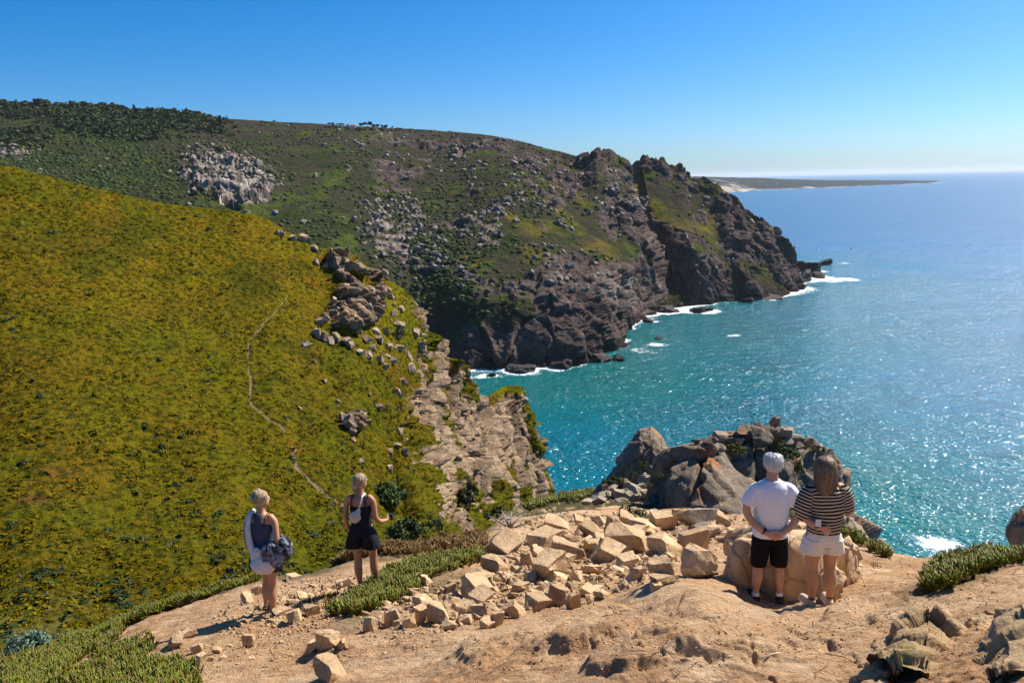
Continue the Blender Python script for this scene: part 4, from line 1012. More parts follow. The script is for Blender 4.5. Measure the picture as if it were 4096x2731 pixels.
# the weathered soil-and-rock lumps at the lower right
MR_lump = rock_mat('weathered_ledge_rock', (.46, .30, .155), (.28, .175, .09), (.62, .44, .26), 5.0, (.34, .26, .10), .26, .95, .3)
def lump(cx, cy, w, h, d, th, label, seed, shape=None, cell=.34, amp=.08, lean=.7):
    cols = shape or [(cx-w/2, cy+h*.42), (cx-w*.42, cy+h*.1), (cx-w*.34, cy-h*.3), (cx-w*.15, cy-h*.46), (cx+w*.08, cy-h*.5), (cx+w*.25, cy-h*.38), (cx+w*.4, cy-h*.1), (cx+w*.5, cy+h*.35)]
    return shell('rock', cols, cy+h*.52, d, th, MR_lump, label, cell, amp, n=(200, 130), seed=seed, cat='rock', lean=lean, pw=1.0)
lump(910, 639, 78, 54, 5.12, .28, 'rugged brown rock hump with crusted ridges, right of the middle at the bottom', 31,
     [(873,668),(876,640),(895,636),(896,621),(901,616),(915,610),(930,609),(945,613),(953,621),(962,628),(966,645),(966,672)], .36, .075)
lump(1010, 640, 90, 60, 4.66, .25, 'rugged brown rock cut off by the lower right corner', 37, [(973,660),(976,642),(988,634),(996,624),(1001,612),(1012,604),(1024,598),(1045,590),(1070,600),(1090,660)], .40, .075)
lump(985, 620, 32, 14, 5.3, .1, 'small crusted hump between the two rugged brown rocks', 41, [(967,625),(972,615),(980,612),(994,612),(1003,616),(1008,627)], .18, .035, .25)
lump(875, 672, 62, 24, 4.62, .2, 'low crumbling foot of the rugged hump at the bottom edge', 43, [(846,680),(856,668),(866,660),(880,652),(890,650),(900,660),(905,684)], .26, .05, .3)
# ================================================================ plants
def leaf_mat(name, cols, rough=.6, spec=.25, trans=0.0, noise=None):
    m = NT(name, rough); m.spec(spec)
    n = len(cols); c = m.ramp(m.isl(), [(k/max(1, n-1), cols[k]) for k in range(n)])
    if noise: c = m.mix(m.ramp(m.noise(noise[0], 4, .6), [(.42, 0), (.62, noise[2])]), c, noise[1])
    if name == 'ground_cover': c = m.mix(1.0, c, m.attr('tone', 'Color'), 'MULTIPLY')
    m.col(c)
    return m.m
M_scrub = leaf_mat('scrub', [(.022,.036,.010), (.040,.058,.014), (.075,.075,.030), (.060,.085,.016), (.030,.045,.014)], .9, .1)
M_cover = leaf_mat('ground_cover', [(.10,.12,.006), (.20,.16,.006), (.035,.050,.006), (.26,.16,.006), (.14,.14,.005), (.24,.10,.008)], 1.0, 0)
M_dark = leaf_mat('dark_bush', [(.020,.034,.008), (.034,.052,.010), (.050,.070,.012), (.028,.040,.012)], .7, .2)
M_olive = leaf_mat('olive_bush', [(.075,.085,.010), (.13,.12,.012), (.050,.070,.010), (.17,.13,.015)], .7, .2)
M_green = leaf_mat('green_bush', [(.035,.065,.012), (.055,.09,.016), (.030,.050,.010), (.085,.11,.02)], .7, .2)
M_silver = leaf_mat('silver_bush', [(.10,.17,.11), (.16,.24,.17), (.06,.11,.07), (.22,.30,.20)], .7, .2)
M_ice = leaf_mat('succulent_leaf', [(.10,.155,.006), (.17,.20,.009), (.04,.075,.005), (.24,.21,.02), (.07,.12,.006), (.22,.10,.02), (.12,.165,.008), (.16,.12,.05)], .45, .25, 0, (3.5, (.15, .12, .02), .5))
M_ice2 = leaf_mat('reddish_succulent_leaf', [(.14,.13,.02), (.22,.08,.03), (.10,.11,.015), (.28,.13,.04), (.16,.05,.03)], .45, .4)
M_wood = plain('dry_wood', (.30, .25, .20), .9, 20, .01)
M_straw = plain('straw', (.62, .52, .34), .8)
def ico(sub, jit, seed):
    bm = bmesh.new(); bmesh.ops.create_icosphere(bm, subdivisions=sub, radius=.5); r = random.Random(seed)
    for v in bm.verts: v.co *= 1+r.uniform(-jit, jit)
    a = (np.array([v.co[:] for v in bm.verts]), np.array([[v.index for v in f.verts] for f in bm.faces])); bm.free(); return a
B1 = [ico(1, .25, i) for i in range(6)]; B2 = [ico(2, .22, i) for i in range(5)]
def tuft(seed, n, up=.6):
    r = np.random.default_rng(seed); V, F = [], []
    for k in range(n):
        q = r.normal(size=3); q /= np.linalg.norm(q); q[2] = abs(q[2])*.8; c = q*(.2+.3*r.random())
        t = r.normal(size=3); t[2] *= .6; t /= np.linalg.norm(t); b = np.cross(q, t); b /= np.linalg.norm(b)+1e-6; s = .12+.14*r.random()
        o = len(V); V += [c-t*s, c-b*s*.7+q*s*.3, c+t*s, c+b*s*.7-q*s*.2]; F += [(o, o+1, o+2), (o, o+2, o+3)]
    return np.array(V), np.array(F)
T1 = [tuft(i, 10) for i in range(6)]; T2 = [tuft(20+i, 34) for i in range(5)]
def cover():
    px, py = GG[..., 0], GG[..., 1]
    w = (1-GR)*(1-np.clip(GP*1.5, 0, 1))*sstep(-.35, .3, fbm(GW/3., 4, .6, 71.0))
    depth = GW[..., 1]; w = w/np.maximum(depth, 30)**1.1
    i, j = grid_pick(GW, w, 26000); pos = GW[i, j]; s = .20+.70*RNG.random(len(pos))**2.2
    tag(scatter_mesh('ground_cover', T1, pos+np.array([0, 0, .02]), np.stack([s*1.35, s*1.2, s*.7], -1), rand_rot(len(pos), .15), M_cover, np.clip(HCOL[i, j].sum(-1)/.33, .35, 1.2)), kind='stuff')
    w = (1-GR)*sstep(.0, .4, fbm(GW/5., 4, .6, 91.0))*(1+2.5*sstep(480, 600, py))/np.maximum(depth, 30)**1.2
    i, j = grid_pick(GW, w, 1500); pos = GW[i, j]; s = .25+.95*RNG.random(len(pos))**2.5
    tag(scatter_mesh('low_dark_shrubs', T2, pos, np.stack([s*1.3, s*1.1, s*.75], -1), rand_rot(len(pos), .15), M_dark), kind='stuff')
cover()
def far_cover():
    px, py = FG[..., 0], FG[..., 1]; depth = np.maximum(FW[..., 1], 200)
    bushy = sstep(-.25, .25, fbm(FW/40., 4, .6, 61.0))+1.4*blob(px, py, 430, 250, 70, 70)+1.2*blob(px, py, 120, 170, 150, 40)
    w = (1-FR)*bushy*(px > -60)*(1-sstep(560, 640, px)*.8)/depth**1.4; w[:, :3] = 0
    i, j = grid_pick(FW, w, 15000); pos = FW[i, j]; s = 1.1+3.6*RNG.random(len(pos))**2.6
    tag(scatter_mesh('scrub', B1, pos, np.stack([s*1.3, s*1.2, s*.8], -1), rand_rot(len(pos), .15), M_scrub), kind='stuff')
    w = blob(px, py, 150, 118, 90, 13, 4)+blob(px, py, 60, 112, 70, 11)+blob(px, py, 200, 124, 50, 8, 8)+.8*blob(px, py, 120, 132, 60, 10, 5)+.4*blob(px, py, 20, 140, 40, 14)
    w = w*sstep(262, 170, px)*sstep(-.5, 0, fbm(FW/30., 3, .6, 77.0)); i, j = grid_pick(FW, w, 1500); pos = FW[i, j]; s = 4+9*RNG.random(len(pos))**2
    tag(scatter_mesh('pine_wood', T2, pos+np.array([0, 0, 1.0]), np.stack([s*1.2, s*1.2, s*.85], -1), rand_rot(len(pos), .2), M_scrub), kind='stuff')
far_cover()
def leaves(n, rad, lsize, clumps=None, low=-.15, aspect=.5, up=.25):
    """n small leaf quads gathered in clumps filling an ellipsoid"""
    rad = np.array(rad, float); k = clumps or max(6, n//45)
    c = RNG.normal(size=(k, 3)); c /= np.linalg.norm(c, axis=1, keepdims=True); c *= (.45+.5*RNG.random((k, 1))**.6); c[:, 2] = np.where(c[:, 2] < low, -c[:, 2]*.6, c[:, 2])
    cr = .16+.20*RNG.random(k)
    a = RNG.integers(0, k, n); q = RNG.normal(size=(n, 3)); q /= np.linalg.norm(q, axis=1, keepdims=True)
    p = (c[a]+q*(cr[a]*(.55+.5*RNG.random(n)))[:, None])*rad
    nn = q+RNG.normal(size=(n, 3))*.55; nn[:, 2] += up; nn /= np.linalg.norm(nn, axis=1, keepdims=True)
    t = np.cross(nn, RNG.normal(size=(n, 3))); t /= np.linalg.norm(t, axis=1, keepdims=True); b = np.cross(nn, t)
    s = lsize*(.6+.8*RNG.random(n))[:, None]
    V = np.stack([p-t*s, p-b*s*aspect+nn*s*.15, p+t*s, p+b*s*aspect+nn*s*.15], 1)
    return V.reshape(-1, 3), np.arange(n*4).reshape(-1, 4)
def tube(pts, rads, sides=6):
    pts = np.array(pts, float); V = []; F = []
    for i, (p, r) in enumerate(zip(pts, rads)):
        t = pts[min(i+1, len(pts)-1)]-pts[max(i-1, 0)]; t /= np.linalg.norm(t)+1e-9
        a = np.cross(t, [0, 1, 0] if abs(t[1]) < .9 else [1, 0, 0]); a /= np.linalg.norm(a); b = np.cross(t, a)
        for k in range(sides): an = 6.2832*k/sides; V.append(p+r*(math.cos(an)*a+math.sin(an)*b))
    for i in range(len(pts)-1):
        for k in range(sides): k2 = (k+1) % sides; F.append((i*sides+k, i*sides+k2, (i+1)*sides+k2, (i+1)*sides+k))
    F.append(tuple(range(sides))[::-1]); F.append(tuple((len(pts)-1)*sides+k for k in range(sides)))
    return V, F
def join(parts):
    V, F = [], []
    for v, f in parts:
        o = len(V); V += [tuple(x) for x in np.asarray(v).tolist()] if not isinstance(v, list) else [tuple(x) for x in v]; F += [tuple(int(i)+o for i in q) for q in f]
    return V, F
def shrub(p, w, dp, h, mat, label, group=None, n=700, ls=None, name='shrub', cat='shrub', clumps=None, aspect=.5):
    e = empty(name, p, label, cat, group)
    ls = ls or max(w, h)*.045
    v, f = leaves(n, (w/2, dp/2, h*.66), ls, clumps, aspect=aspect); v = v+np.array([0, 0, h*.28])
    ob('foliage', mesh_from('foliage', v, f, False), mat, e)
    parts = []
    for k in range(5):
        a = k*1.257+random.uniform(-.3, .3); r = random.uniform(.25, .42)
        parts.append(tube([(0, 0, -.08*h), (math.cos(a)*w*r*.45, math.sin(a)*dp*r*.45, h*.25), (math.cos(a)*w*r, math.sin(a)*dp*r, h*.62)], [.028*h, .02*h, .008*h], 5))
    v, f = join(parts); ob('stems', mesh_from('stems', v, f), M_wood, e)
    return e
def px_shrub(cx, cy, w, h, mat, label, group=None, bvh=None, d=None, n=700, **k):
    p = hit(cx, cy+h*.45, bvh)[0] if d is None else Vector(P(cx, cy+h*.45, d).tolist())
    if p is None: return
    s = p.y/FPX
    return shrub(p+Vector((0, w*s*.3, -.03*h*s)), w*s*1.05, w*s*.9, h*s*1.15, mat, label, group, n, **k)
HB = [(107,530,13,9,'dark'),(143,538,12,9,'dark'),(170,543,12,11,'dark'),(59,570,11,11,'dark'),(20,574,8,7,'dark'),(44,594,11,7,'dark'),(39,533,9,5,'dark'),(8,538,9,5,'dark'),(205,534,6,5,'dark'),(179,514.6,6,4,'dark'),(330,522,11,9,'dark'),(352,526,8,7,'dark'),(306,500,5,4,'dark'),(64,505,5,4,'dark'),(150,610,9,5,'dark'),(95,545,5,3,'dark'),(162,592,8,5,'dark'),(12,590,7,4,'dark'),(28,488,5,4,'dark'),(90,583,8,5,'dark')]
for x, y, w, h, k in HB:
    px_shrub(x, y, w, h, M_dark, 'small round dark bush on the lower part of the green hill', 'small dark bushes on the green hill', bvh=hill_bvh, n=260, ls=None)
px_shrub(215, 559, 21, 13, M_dark, 'broad dark bush low on the green hill, left of the woman with the jacket', bvh=hill_bvh, n=600)
px_shrub(117, 592, 22, 14, M_dark, 'largest dark bush near the foot of the green hill', bvh=hill_bvh, n=700)
px_shrub(224, 334, 10, 7, M_dark, 'single round bush in the middle of the green hill, left of its path', bvh=hill_bvh, n=260)
px_shrub(259, 212, 14, 6, M_dark, 'dark bush on the crest of the green hill', bvh=hill_bvh, n=300)
px_shrub(318, 250, 8, 7, M_dark, 'dark bush beside the stones on the hill crest', bvh=hill_bvh, n=260)
px_shrub(398, 333, 14, 18, M_dark, 'dark trailing shrub on the cliff edge of the spur', bvh=hill_bvh, n=600)
px_shrub(388, 497, 38, 18, M_green, 'wide grey-green shrub right of the head of the woman with the belt bag', bvh=hill_bvh, n=1800, clumps=40)
px_shrub(468, 497, 24, 30, M_dark, 'dark shrub in the gully at the foot of the sea cliff', bvh=hill_bvh, n=1100)
px_shrub(434, 526, 22, 15, M_dark, 'dark rounded shrub just beyond the path edge, under the sea cliff', d=24, n=900)
px_shrub(405, 534, 42, 22, M_green, 'dense dark green shrub beyond the path edge, right of the woman with the belt bag', d=19, n=1800, clumps=40)
px_shrub(498, 516, 30, 12, M_dark, 'low dark shrub on the far edge of the path', d=36, n=900)
px_shrub(570, 503, 24, 9, M_olive, 'olive cushion shrub on the ridge below the small distant hiker', d=50, n=900)
px_shrub(588, 494, 14, 10, M_olive, 'yellow-green cushion on the ridge right of the small distant hiker', d=60, n=500)
px_shrub(584, 504, 9, 5, M_olive, 'tiny bright green cushion between the rocks of the ridge', d=42, n=300)
px_shrub(531, 523, 12, 5, M_olive, 'small green cushion on the bare earth of the ridge', n=300)
px_shrub(537, 529, 14, 5, M_olive, 'low green tuft left of the grey-tan rock on the ridge', n=300)
px_shrub(549, 510, 10, 5, M_olive, 'small dark green cushion on the slope of the ridge', n=300)
px_shrub(609, 532, 38, 27, M_green, 'left half of the large green bush growing among the rocks above the rubble', d=22.5, n=2600, clumps=60)
px_shrub(634, 524, 38, 28, M_dark, 'darker right half of the large green bush, against the grey boulder', d=23.5, n=2600, clumps=60)
px_shrub(611, 483, 20, 14, M_dark, 'dark shrub at the left foot of the rock spire', d=40, n=1000)
px_shrub(622, 480, 12, 8, M_olive, 'yellow-green shrub beside the dark one at the foot of the spire', d=39, n=500)
px_shrub(634, 475, 12, 8, M_green, 'dark green cushion between the spire and the sheer rock face', d=38, n=500)
px_shrub(644, 466, 14, 8, M_green, 'green cushion on the slope of the spire', d=37.5, n=600)
px_shrub(648, 485, 9, 6, M_olive, 'bright green cushion against the foot of the sheer rock face', d=32, n=400)
px_shrub(660, 475, 11, 5, M_green, 'green tuft growing in the sheer rock face', d=31.5, n=400)
px_shrub(738.5, 450, 22, 12, M_olive, 'round olive cushion on the ledge of the outcrop, above the sheer face', d=40, n=1200)
px_shrub(724, 460, 13, 13, M_olive, 'hanging olive cushion left of the round one on the outcrop', d=38.5, n=900)
px_shrub(711, 466, 9, 4, M_olive, 'small yellow tuft on the orange edge of the sheer face', d=31.2, n=300)
px_shrub(790, 455, 22, 14, M_green, 'broad green mat behind the head of the white-haired man', d=39.5, n=1500, clumps=40)
px_shrub(783, 444, 10, 8, M_olive, 'olive cushion above the broad green mat', d=40, n=500)
px_shrub(800, 467, 10, 18, M_olive, 'yellow-green cushion trailing below the broad mat', d=39, n=900)
px_shrub(828, 452, 14, 8, M_green, 'green cushion at the right end of the outcrop crest', d=41, n=600)
px_shrub(811, 448, 12, 7, M_olive, 'olive tuft under the perched boulders of the outcrop', d=41, n=500)
px_shrub(742, 498, 6, 10, M_olive, 'small green tuft in the crack beside the shoulder of the white-haired man', d=33, n=300)
px_shrub(848, 520, 7, 9, M_olive, 'green tuft on the rock ridge right of the couple', d=23.5, n=400)
px_shrub(22, 653, 50, 30, M_silver, 'silvery green bush in the lower left corner', d=10.6, n=3000, clumps=70, ls=.035, aspect=.35)
px_shrub(62, 645, 30, 16, M_silver, 'silvery sprawling bush at the right of the corner bush', d=11.0, n=1200, clumps=30, ls=.035, aspect=.35)
# ---- ice plants: fat finger leaves
def fingers(base, dirs, L, R, bend):
    n = len(base); t = dirs/np.linalg.norm(dirs, axis=1, keepdims=True)
    a = np.cross(t, RNG.normal(size=(n, 3))); a /= np.linalg.norm(a, axis=1, keepdims=True); b = np.cross(t, a)
    V = []
    for s_, r_ in ((0, .7), (.45, 1.0), (.8, .62)):
        c = base+t*(L*s_)[:, None]+(a*bend[:, None]+np.array([0, 0, .35])*np.abs(bend)[:, None])*(s_*s_*L)[:, None]
        for k in range(3):
            an = 2.0944*k; V.append(c+(a*math.cos(an)+b*math.sin(an))*(R*r_)[:, None])
    V.append(base+t*L[:, None]+(a*bend[:, None]+np.array([0, 0, .35])*np.abs(bend)[:, None])*L[:, None])
    V = np.stack(V, 1)
    F = []
    for r0 in (0, 3):
        for k in range(3): k2 = (k+1) % 3; F += [(r0+k, r0+k2, r0+3+k2), (r0+k, r0+3+k2, r0+3+k)]
    F += [(6, 7, 9), (7, 8, 9), (8, 6, 9)]
    F = np.array(F)
    return V.reshape(-1, 3), (F[None]+(np.arange(n)*10)[:, None, None]).reshape(-1, 3)
def inpoly(x, y, pl):
    c = False; j = len(pl)-1
    for i in range(len(pl)):
        if (pl[i][1] > y) != (pl[j][1] > y) and x < (pl[j][0]-pl[i][0])*(y-pl[i][1])/(pl[j][1]-pl[i][1])+pl[i][0]: c = not c
        j = i
    return c
def ice_patch(name, poly, n, mat, Lm=.085, height=.05, thin=1.0, lean=(0, 0), Rm=.11):
    xs = [p[0] for p in poly]; ys = [p[1] for p in poly]; base, crown = [], []
    tries = 0
    while len(base) < n and tries < n*6:
        tries += 1
        x, y = random.uniform(min(xs), max(xs)), random.uniform(min(ys), max(ys))
        if not inpoly(x, y, poly): continue
        p = hit(x, y)[0]
        if p is None: continue
        # sprouts of five to seven leaves on creeping stems
        z = height*(.3+.9*random.random())*(1+.6*math.sin(p.x*9)*math.sin(p.y*7))
        for _ in range(random.randint(4, 7)): base.append((p.x+random.gauss(0, .012), p.y+random.gauss(0, .012), p.z+z-.02))
    base = np.array(base); m = len(base)
    dirs = np.stack([RNG.normal(size=m)*.5+lean[0], RNG.normal(size=m)*.5+lean[1], .75+.5*RNG.random(m)], -1)
    L = Lm*(.55+.8*RNG.random(m)); v, f = fingers(base, dirs, L, L*Rm, RNG.normal(size=m)*.25)
    tag(ob(name, mesh_from(name, v, f, True), mat), kind='stuff')
ice_patch('succulent_carpet', [(327,616),(346,604),(376,577),(400,566),(421,559),(452,555),(486,551),(486,560),(460,568),(432,576),(416,590),(398,602),(384,608),(352,616)], 9500, M_ice, .095, .06)
ice_patch('succulent_carpet', [(40,657),(60,643),(100,626),(150,606),(200,590),(240,577),(280,565),(300,559),(330,552),(330,561),(300,567),(280,574),(240,586),(200,599),(150,616),(100,637),(60,656)], 8000, M_ice, .085, .07, lean=(-.1, .1))
ice_patch('succulent_carpet', [(0,676),(0,664),(40,652),(75,640),(100,630),(118,622),(126,632),(108,648),(78,662),(50,690),(0,700)], 7000, M_ice, .09, .06)
ice_patch('succulent_carpet', [(55,690),(90,660),(112,645),(150,636),(156,648),(142,660),(172,660),(197,670),(202,700)], 5000, M_ice, .08, .05)
ice_patch('reddish_succulents', [(321,556),(350,548),(384,543),(384,552),(350,560),(321,567)], 1800, M_ice2, .09, .09)
ice_patch('reddish_succulents', [(384,541),(420,536),(455,534),(488,537),(486,549),(450,551),(416,556),(384,554)], 3600, M_ice2, .09, .10)
ice_patch('reddish_succulents', [(300,603),(322,598),(340,590),(336,602),(318,610),(302,612)], 500, M_ice2, .06, .03)
ice_patch('succulent_carpet', [(922,592),(924,578),(932,570),(941,564),(956,557),(979,552),(1024,553),(1060,555),(1060,566),(1024,563),(1000,565),(978,573),(962,582),(949,588),(933,592)], 7000, M_ice, .10, .07, lean=(-.15, 0))
ice_patch('succulent_carpet', [(839,531),(848,533),(860,538),(866,543),(866,547),(850,543),(840,538)], 900, M_ice, .11, .07)
ice_patch('succulent_carpet', [(868,545),(880,548),(890,553),(888,557),(876,554),(868,550)], 700, M_ice, .10, .06)
ice_patch('succulent_carpet', [(790,512),(801,508),(806,514),(804,523),(792,522)], 500, M_ice, .12, .08)
ice_patch('succulent_carpet', [(530,500),(562,493),(592,489),(600,497),(560,502),(525,512)], 2500, M_ice, .30, .15, Rm=.16)
def twigs(name, at, n, spread, h, label, cat, lean=(0, 0), r=.006, mat=None):
    p = hit(*at)[0]; parts = []
    for k in range(n):
        a = random.uniform(0, 6.28); q = random.uniform(.3, 1)*spread; z = h*random.uniform(.4, 1)
        mx = (math.cos(a)*q*.5+lean[0]*.5, math.sin(a)*q*.5+lean[1]*.5, z*.6+random.uniform(-.1, .1)*h); ex = (math.cos(a)*q+lean[0], math.sin(a)*q+lean[1], z)
        parts.append(tube([(0, 0, -.02), mx, ex], [r, r*.7, r*.25], 5))
        for _ in range(2): parts.append(tube([mx, (mx[0]+random.gauss(0, .3)*spread, mx[1]+random.gauss(0, .3)*spread, mx[2]+h*.3)], [r*.5, r*.15], 4))
    v, f = join(parts); return tag(ob(name, mesh_from(name, v, f), mat or M_wood, None, p), label, cat)
twigs('dead_branches', (510, 528), 9, .9, .35, 'tangle of grey dead branches on the far edge of the path', 'dead branches', (-.2, 0), .03)
twigs('dry_twig', (108, 655), 2, .12, .34, 'dark dry twig sticking up beside the corner plants', 'twig', (.10, 0), .008, M_dark)
twigs('dry_stalk', (325, 566), 3, .12, .42, 'pale branching dry stalk at the path edge between the two young women', 'dry stalk', (0, 0), .004, M_straw)
twigs('dry_roots', (305, 581), 8, .35, .06, 'brown dry roots at the path edge between the two young women', 'dry roots', (0, 0), .008)
p = hit(765, 659)[0]; q = hit(780, 655)[0]
v, f = tube([p+Vector((-.05, -.02, .02)), p+(q-p)*.5+Vector((0, 0, .03)), q+Vector((0, 0, .025))], [.004, .004, .003], 6)
tag(ob('straw_stem', mesh_from('straw_stem', v, f), M_straw), 'single pale stem of reed lying on the bare earth at the bottom', 'stem')
# ================================================================ people
def ell(c, r, rot=None, n=(14, 20)):
    a = np.linspace(0, math.pi, n[0]); b = np.linspace(0, 2*math.pi, n[1], endpoint=False)
    V = [(0, 0, 1)]+[(math.sin(t)*math.cos(p), math.sin(t)*math.sin(p), math.cos(t)) for t in a[1:-1] for p in b]+[(0, 0, -1)]
    V = np.array(V)*np.array(r)
    if rot is not None: V = V@np.array(rot).T
    V = V+np.array(c); F = []; m = n[1]; R_ = n[0]-2
    for k in range(m): F.append((0, 1+k, 1+(k+1) % m)); F.append((1+R_*m, 1+(R_-1)*m+(k+1) % m, 1+(R_-1)*m+k))
    for i in range(R_-1):
        for k in range(m): a0 = 1+i*m+k; b0 = 1+i*m+(k+1) % m; F.append((a0, a0+m, b0+m, b0))
    return V, F
def smooth_path(pts, n=5):
    p = np.array(pts, float)
    if len(p) < 3: return np.array([p[0]+(p[-1]-p[0])*t for t in np.linspace(0, 1, n*2)])
    t = np.concatenate([[0], np.cumsum(np.linalg.norm(np.diff(p[:, :3], axis=0), axis=1))])
    return pchip(t, p, np.linspace(0, t[-1], n*(len(p)-1)+1))
def limb(pts, caps=True, sides=14, n=5, flat=None):
    """pts: (x,y,z,r) ; round tapered limb"""
    q = smooth_path(pts, n); P_, R_ = q[:, :3], q[:, 3]
    t = np.gradient(P_, axis=0); t /= np.linalg.norm(t, axis=1, keepdims=True)+1e-9
    if caps:
        k = np.array([-1, -.85, -.5]); s = np.array([.12, .55, .87])
        P_ = np.concatenate([P_[:1]+t[:1]*(k*R_[0])[:, None], P_, P_[-1:]+t[-1:]*(-k[::-1]*R_[-1])[:, None]])
        R_ = np.concatenate([R_[0]*s, R_, R_[-1]*s[::-1]]); t = np.concatenate([t[:1].repeat(3, 0), t, t[-1:].repeat(3, 0)])
    ref = np.array([0, 1., 0]) if abs(t[0][1]) < .8 else np.array([1., 0, 0])
    V = []; a = np.cross(t[0], ref); a /= np.linalg.norm(a)
    for p, r, tt in zip(P_, R_, t):
        a = a-tt*a.dot(tt); a /= np.linalg.norm(a); b = np.cross(tt, a)
        for k in range(sides): an = 2*math.pi*k/sides; V.append(p+r*(a*math.cos(an)+b*math.sin(an)))
    F = []
    for i in range(len(P_)-1):
        for k in range(sides): k2 = (k+1) % sides; F.append((i*sides+k, i*sides+k2, (i+1)*sides+k2, (i+1)*sides+k))
    F.append(tuple(range(sides))[::-1]); F.append(tuple((len(P_)-1)*sides+k for k in range(sides)))
    V = np.array(V)
    if flat is not None: V[:, 2] = np.maximum(V[:, 2], flat)
    return V, F
def stack(secs, sides=28, n=5, pw=2.3):
    """secs: (x,y,z,rx,ry): superelliptic sections, flat ends"""
    q = smooth_path(secs, n); V = []
    for x, y, z, rx, ry in q:
        for k in range(sides):
            an = 2*math.pi*k/sides; c, s = math.cos(an), math.sin(an); m = (abs(c)**pw+abs(s)**pw)**(-1/pw)
            V.append((x+rx*c*m, y+ry*s*m, z))
    F = []
    for i in range(len(q)-1):
        for k in range(sides): k2 = (k+1) % sides; F.append((i*sides+k, i*sides+k2, (i+1)*sides+k2, (i+1)*sides+k))
    F.append(tuple(range(sides))[::-1]); F.append(tuple((len(q)-1)*sides+k for k in range(sides)))
    return np.array(V), F
def solid(name, parts, vox=.008, sm=6, fold=0.0, fsc=(9, 9, 4), seed=0.0):
    """one closed skin over all the parts"""
    v, f = join([(np.asarray(a), b) for a, b in parts])
    me = mesh_from(name, v, f); o = bpy.data.objects.new('tmp', me); link(o)
    m = o.modifiers.new('r', 'REMESH'); m.mode = 'VOXEL'; m.voxel_size = vox; m.use_smooth_shade = True
    if sm: s_ = o.modifiers.new('s', 'SMOOTH'); s_.iterations = sm; s_.factor = .5
    dg = bpy.context.evaluated_depsgraph_get(); dg.update()
    out = bpy.data.meshes.new_from_object(o.evaluated_get(dg)); out.name = name
    bpy.data.objects.remove(o); bpy.data.meshes.remove(me)
    n = len(out.vertices); co = np.empty(n*3, np.float32); out.vertices.foreach_get('co', co); co = co.reshape(-1, 3)
    if fold:
        no = np.empty(n*3, np.float32); out.vertices.foreach_get('normal', no); no = no.reshape(-1, 3)
        d_ = ridged(co*np.array(fsc)+fbm(co*6, 2)[:, None]*.6+seed, 3)*fold
        co = co+no*d_[:, None]; out.vertices.foreach_set('co', co.astype(np.float32).ravel())
    out.polygons.foreach_set('use_smooth', np.ones(len(out.polygons), bool)); out.update()
    return out, co
def rz3(a): c, s = math.cos(a), math.sin(a); return np.array([[c, -s, 0], [s, c, 0], [0, 0, 1.]])
def head_parts(c, yaw, s=1.0, pitch=0.0):
    R = rz3(yaw)@np.array([[1, 0, 0], [0, math.cos(pitch), -math.sin(pitch)], [0, math.sin(pitch), math.cos(pitch)]]); c = np.array(c)
    L = lambda p: c+R@(np.array(p)*s)
    out = [ell(L((0, -.008, .022)), np.array((.076, .095, .098))*s, R), ell(L((0, .028, -.045)), np.array((.058, .066, .072))*s, R), ell(L((0, .070, -.088)), np.array((.026, .022, .022))*s, R)]
    n = limb([tuple(L((0, .088, .012)))+(.007*s,), tuple(L((0, .108, -.022)))+(.013*s,), tuple(L((0, .098, -.034)))+(.012*s,)], n=3, sides=8); out.append(n)
    for sx in (-1, 1):
        out.append(ell(L((sx*.078, -.004, -.008)), np.array((.010, .020, .032))*s, R@rz3(sx*.35), (8, 10)))
        out.append(ell(L((sx*.012, .098, -.030)), np.array((.009, .010, .008))*s, R, (6, 8)))
    out.append(ell(L((0, .088, -.058)), np.array((.024, .012, .010))*s, R, (6, 10)))
    return out, L, R
def face_bits(root, L, R, s=1.0):
    for sx in (-1, 1):
        v, f = ell(L((sx*.032, .082, .010)), np.array((.013, .012, .011))*s, R, (8, 10)); ob('eye', mesh_from('eye', v, f), M_eye, root)
    v, f = ell(L((0, .098, -.058)), np.array((.022, .006, .007))*s, R, (6, 10)); ob('mouth', mesh_from('mouth', v, f), M_lip, root)
def hand(w, d, side, up, curl=1.0, s=1.0, spread=.0):
    """palm from wrist w along d; side = direction of the thumb across the palm; up = back of the hand"""
    w, d, side, up = [np.array(q, float) for q in (w, d, side, up)]
    d /= np.linalg.norm(d); side = side-d*side.dot(d); side /= np.linalg.norm(side); up = up-d*up.dot(d)-side*up.dot(side); up /= np.linalg.norm(up)
    R = np.stack([side, d, up], 1); out = [ell(w+d*.045*s, np.array((.040, .052, .016))*s, R, (10, 14))]
    for k, (o_, ln, rr) in enumerate([(.030, .070, .0085), (.011, .078, .009), (-.009, .072, .0085), (-.028, .056, .0075)]):
        b = w+(d*.085+side*o_)*s; q = [b-d*.02*s]; dd = d+side*o_*spread*8; dd /= np.linalg.norm(dd)
        for j, fr in enumerate((.45, .3, .25)):
            an = curl*(.35+.45*j); dd2 = dd*math.cos(an)-up*math.sin(an); q.append(q[-1]+dd2*ln*fr*s*(1.3 if j == 0 else 1))
        out.append(limb([tuple(p)+(rr*s*(1-.08*i),) for i, p in enumerate(q)], sides=8, n=3))
    b = w+(d*.020+side*.025)*s; q = [b, b+(d*.028+side*.028-up*.008*curl)*s, b+(d*.056+side*.034-up*.022*curl)*s]
    out.append(limb([tuple(p)+(r*s,) for p, r in zip(q, (.013, .0105, .0085))], sides=8, n=3))
    return out
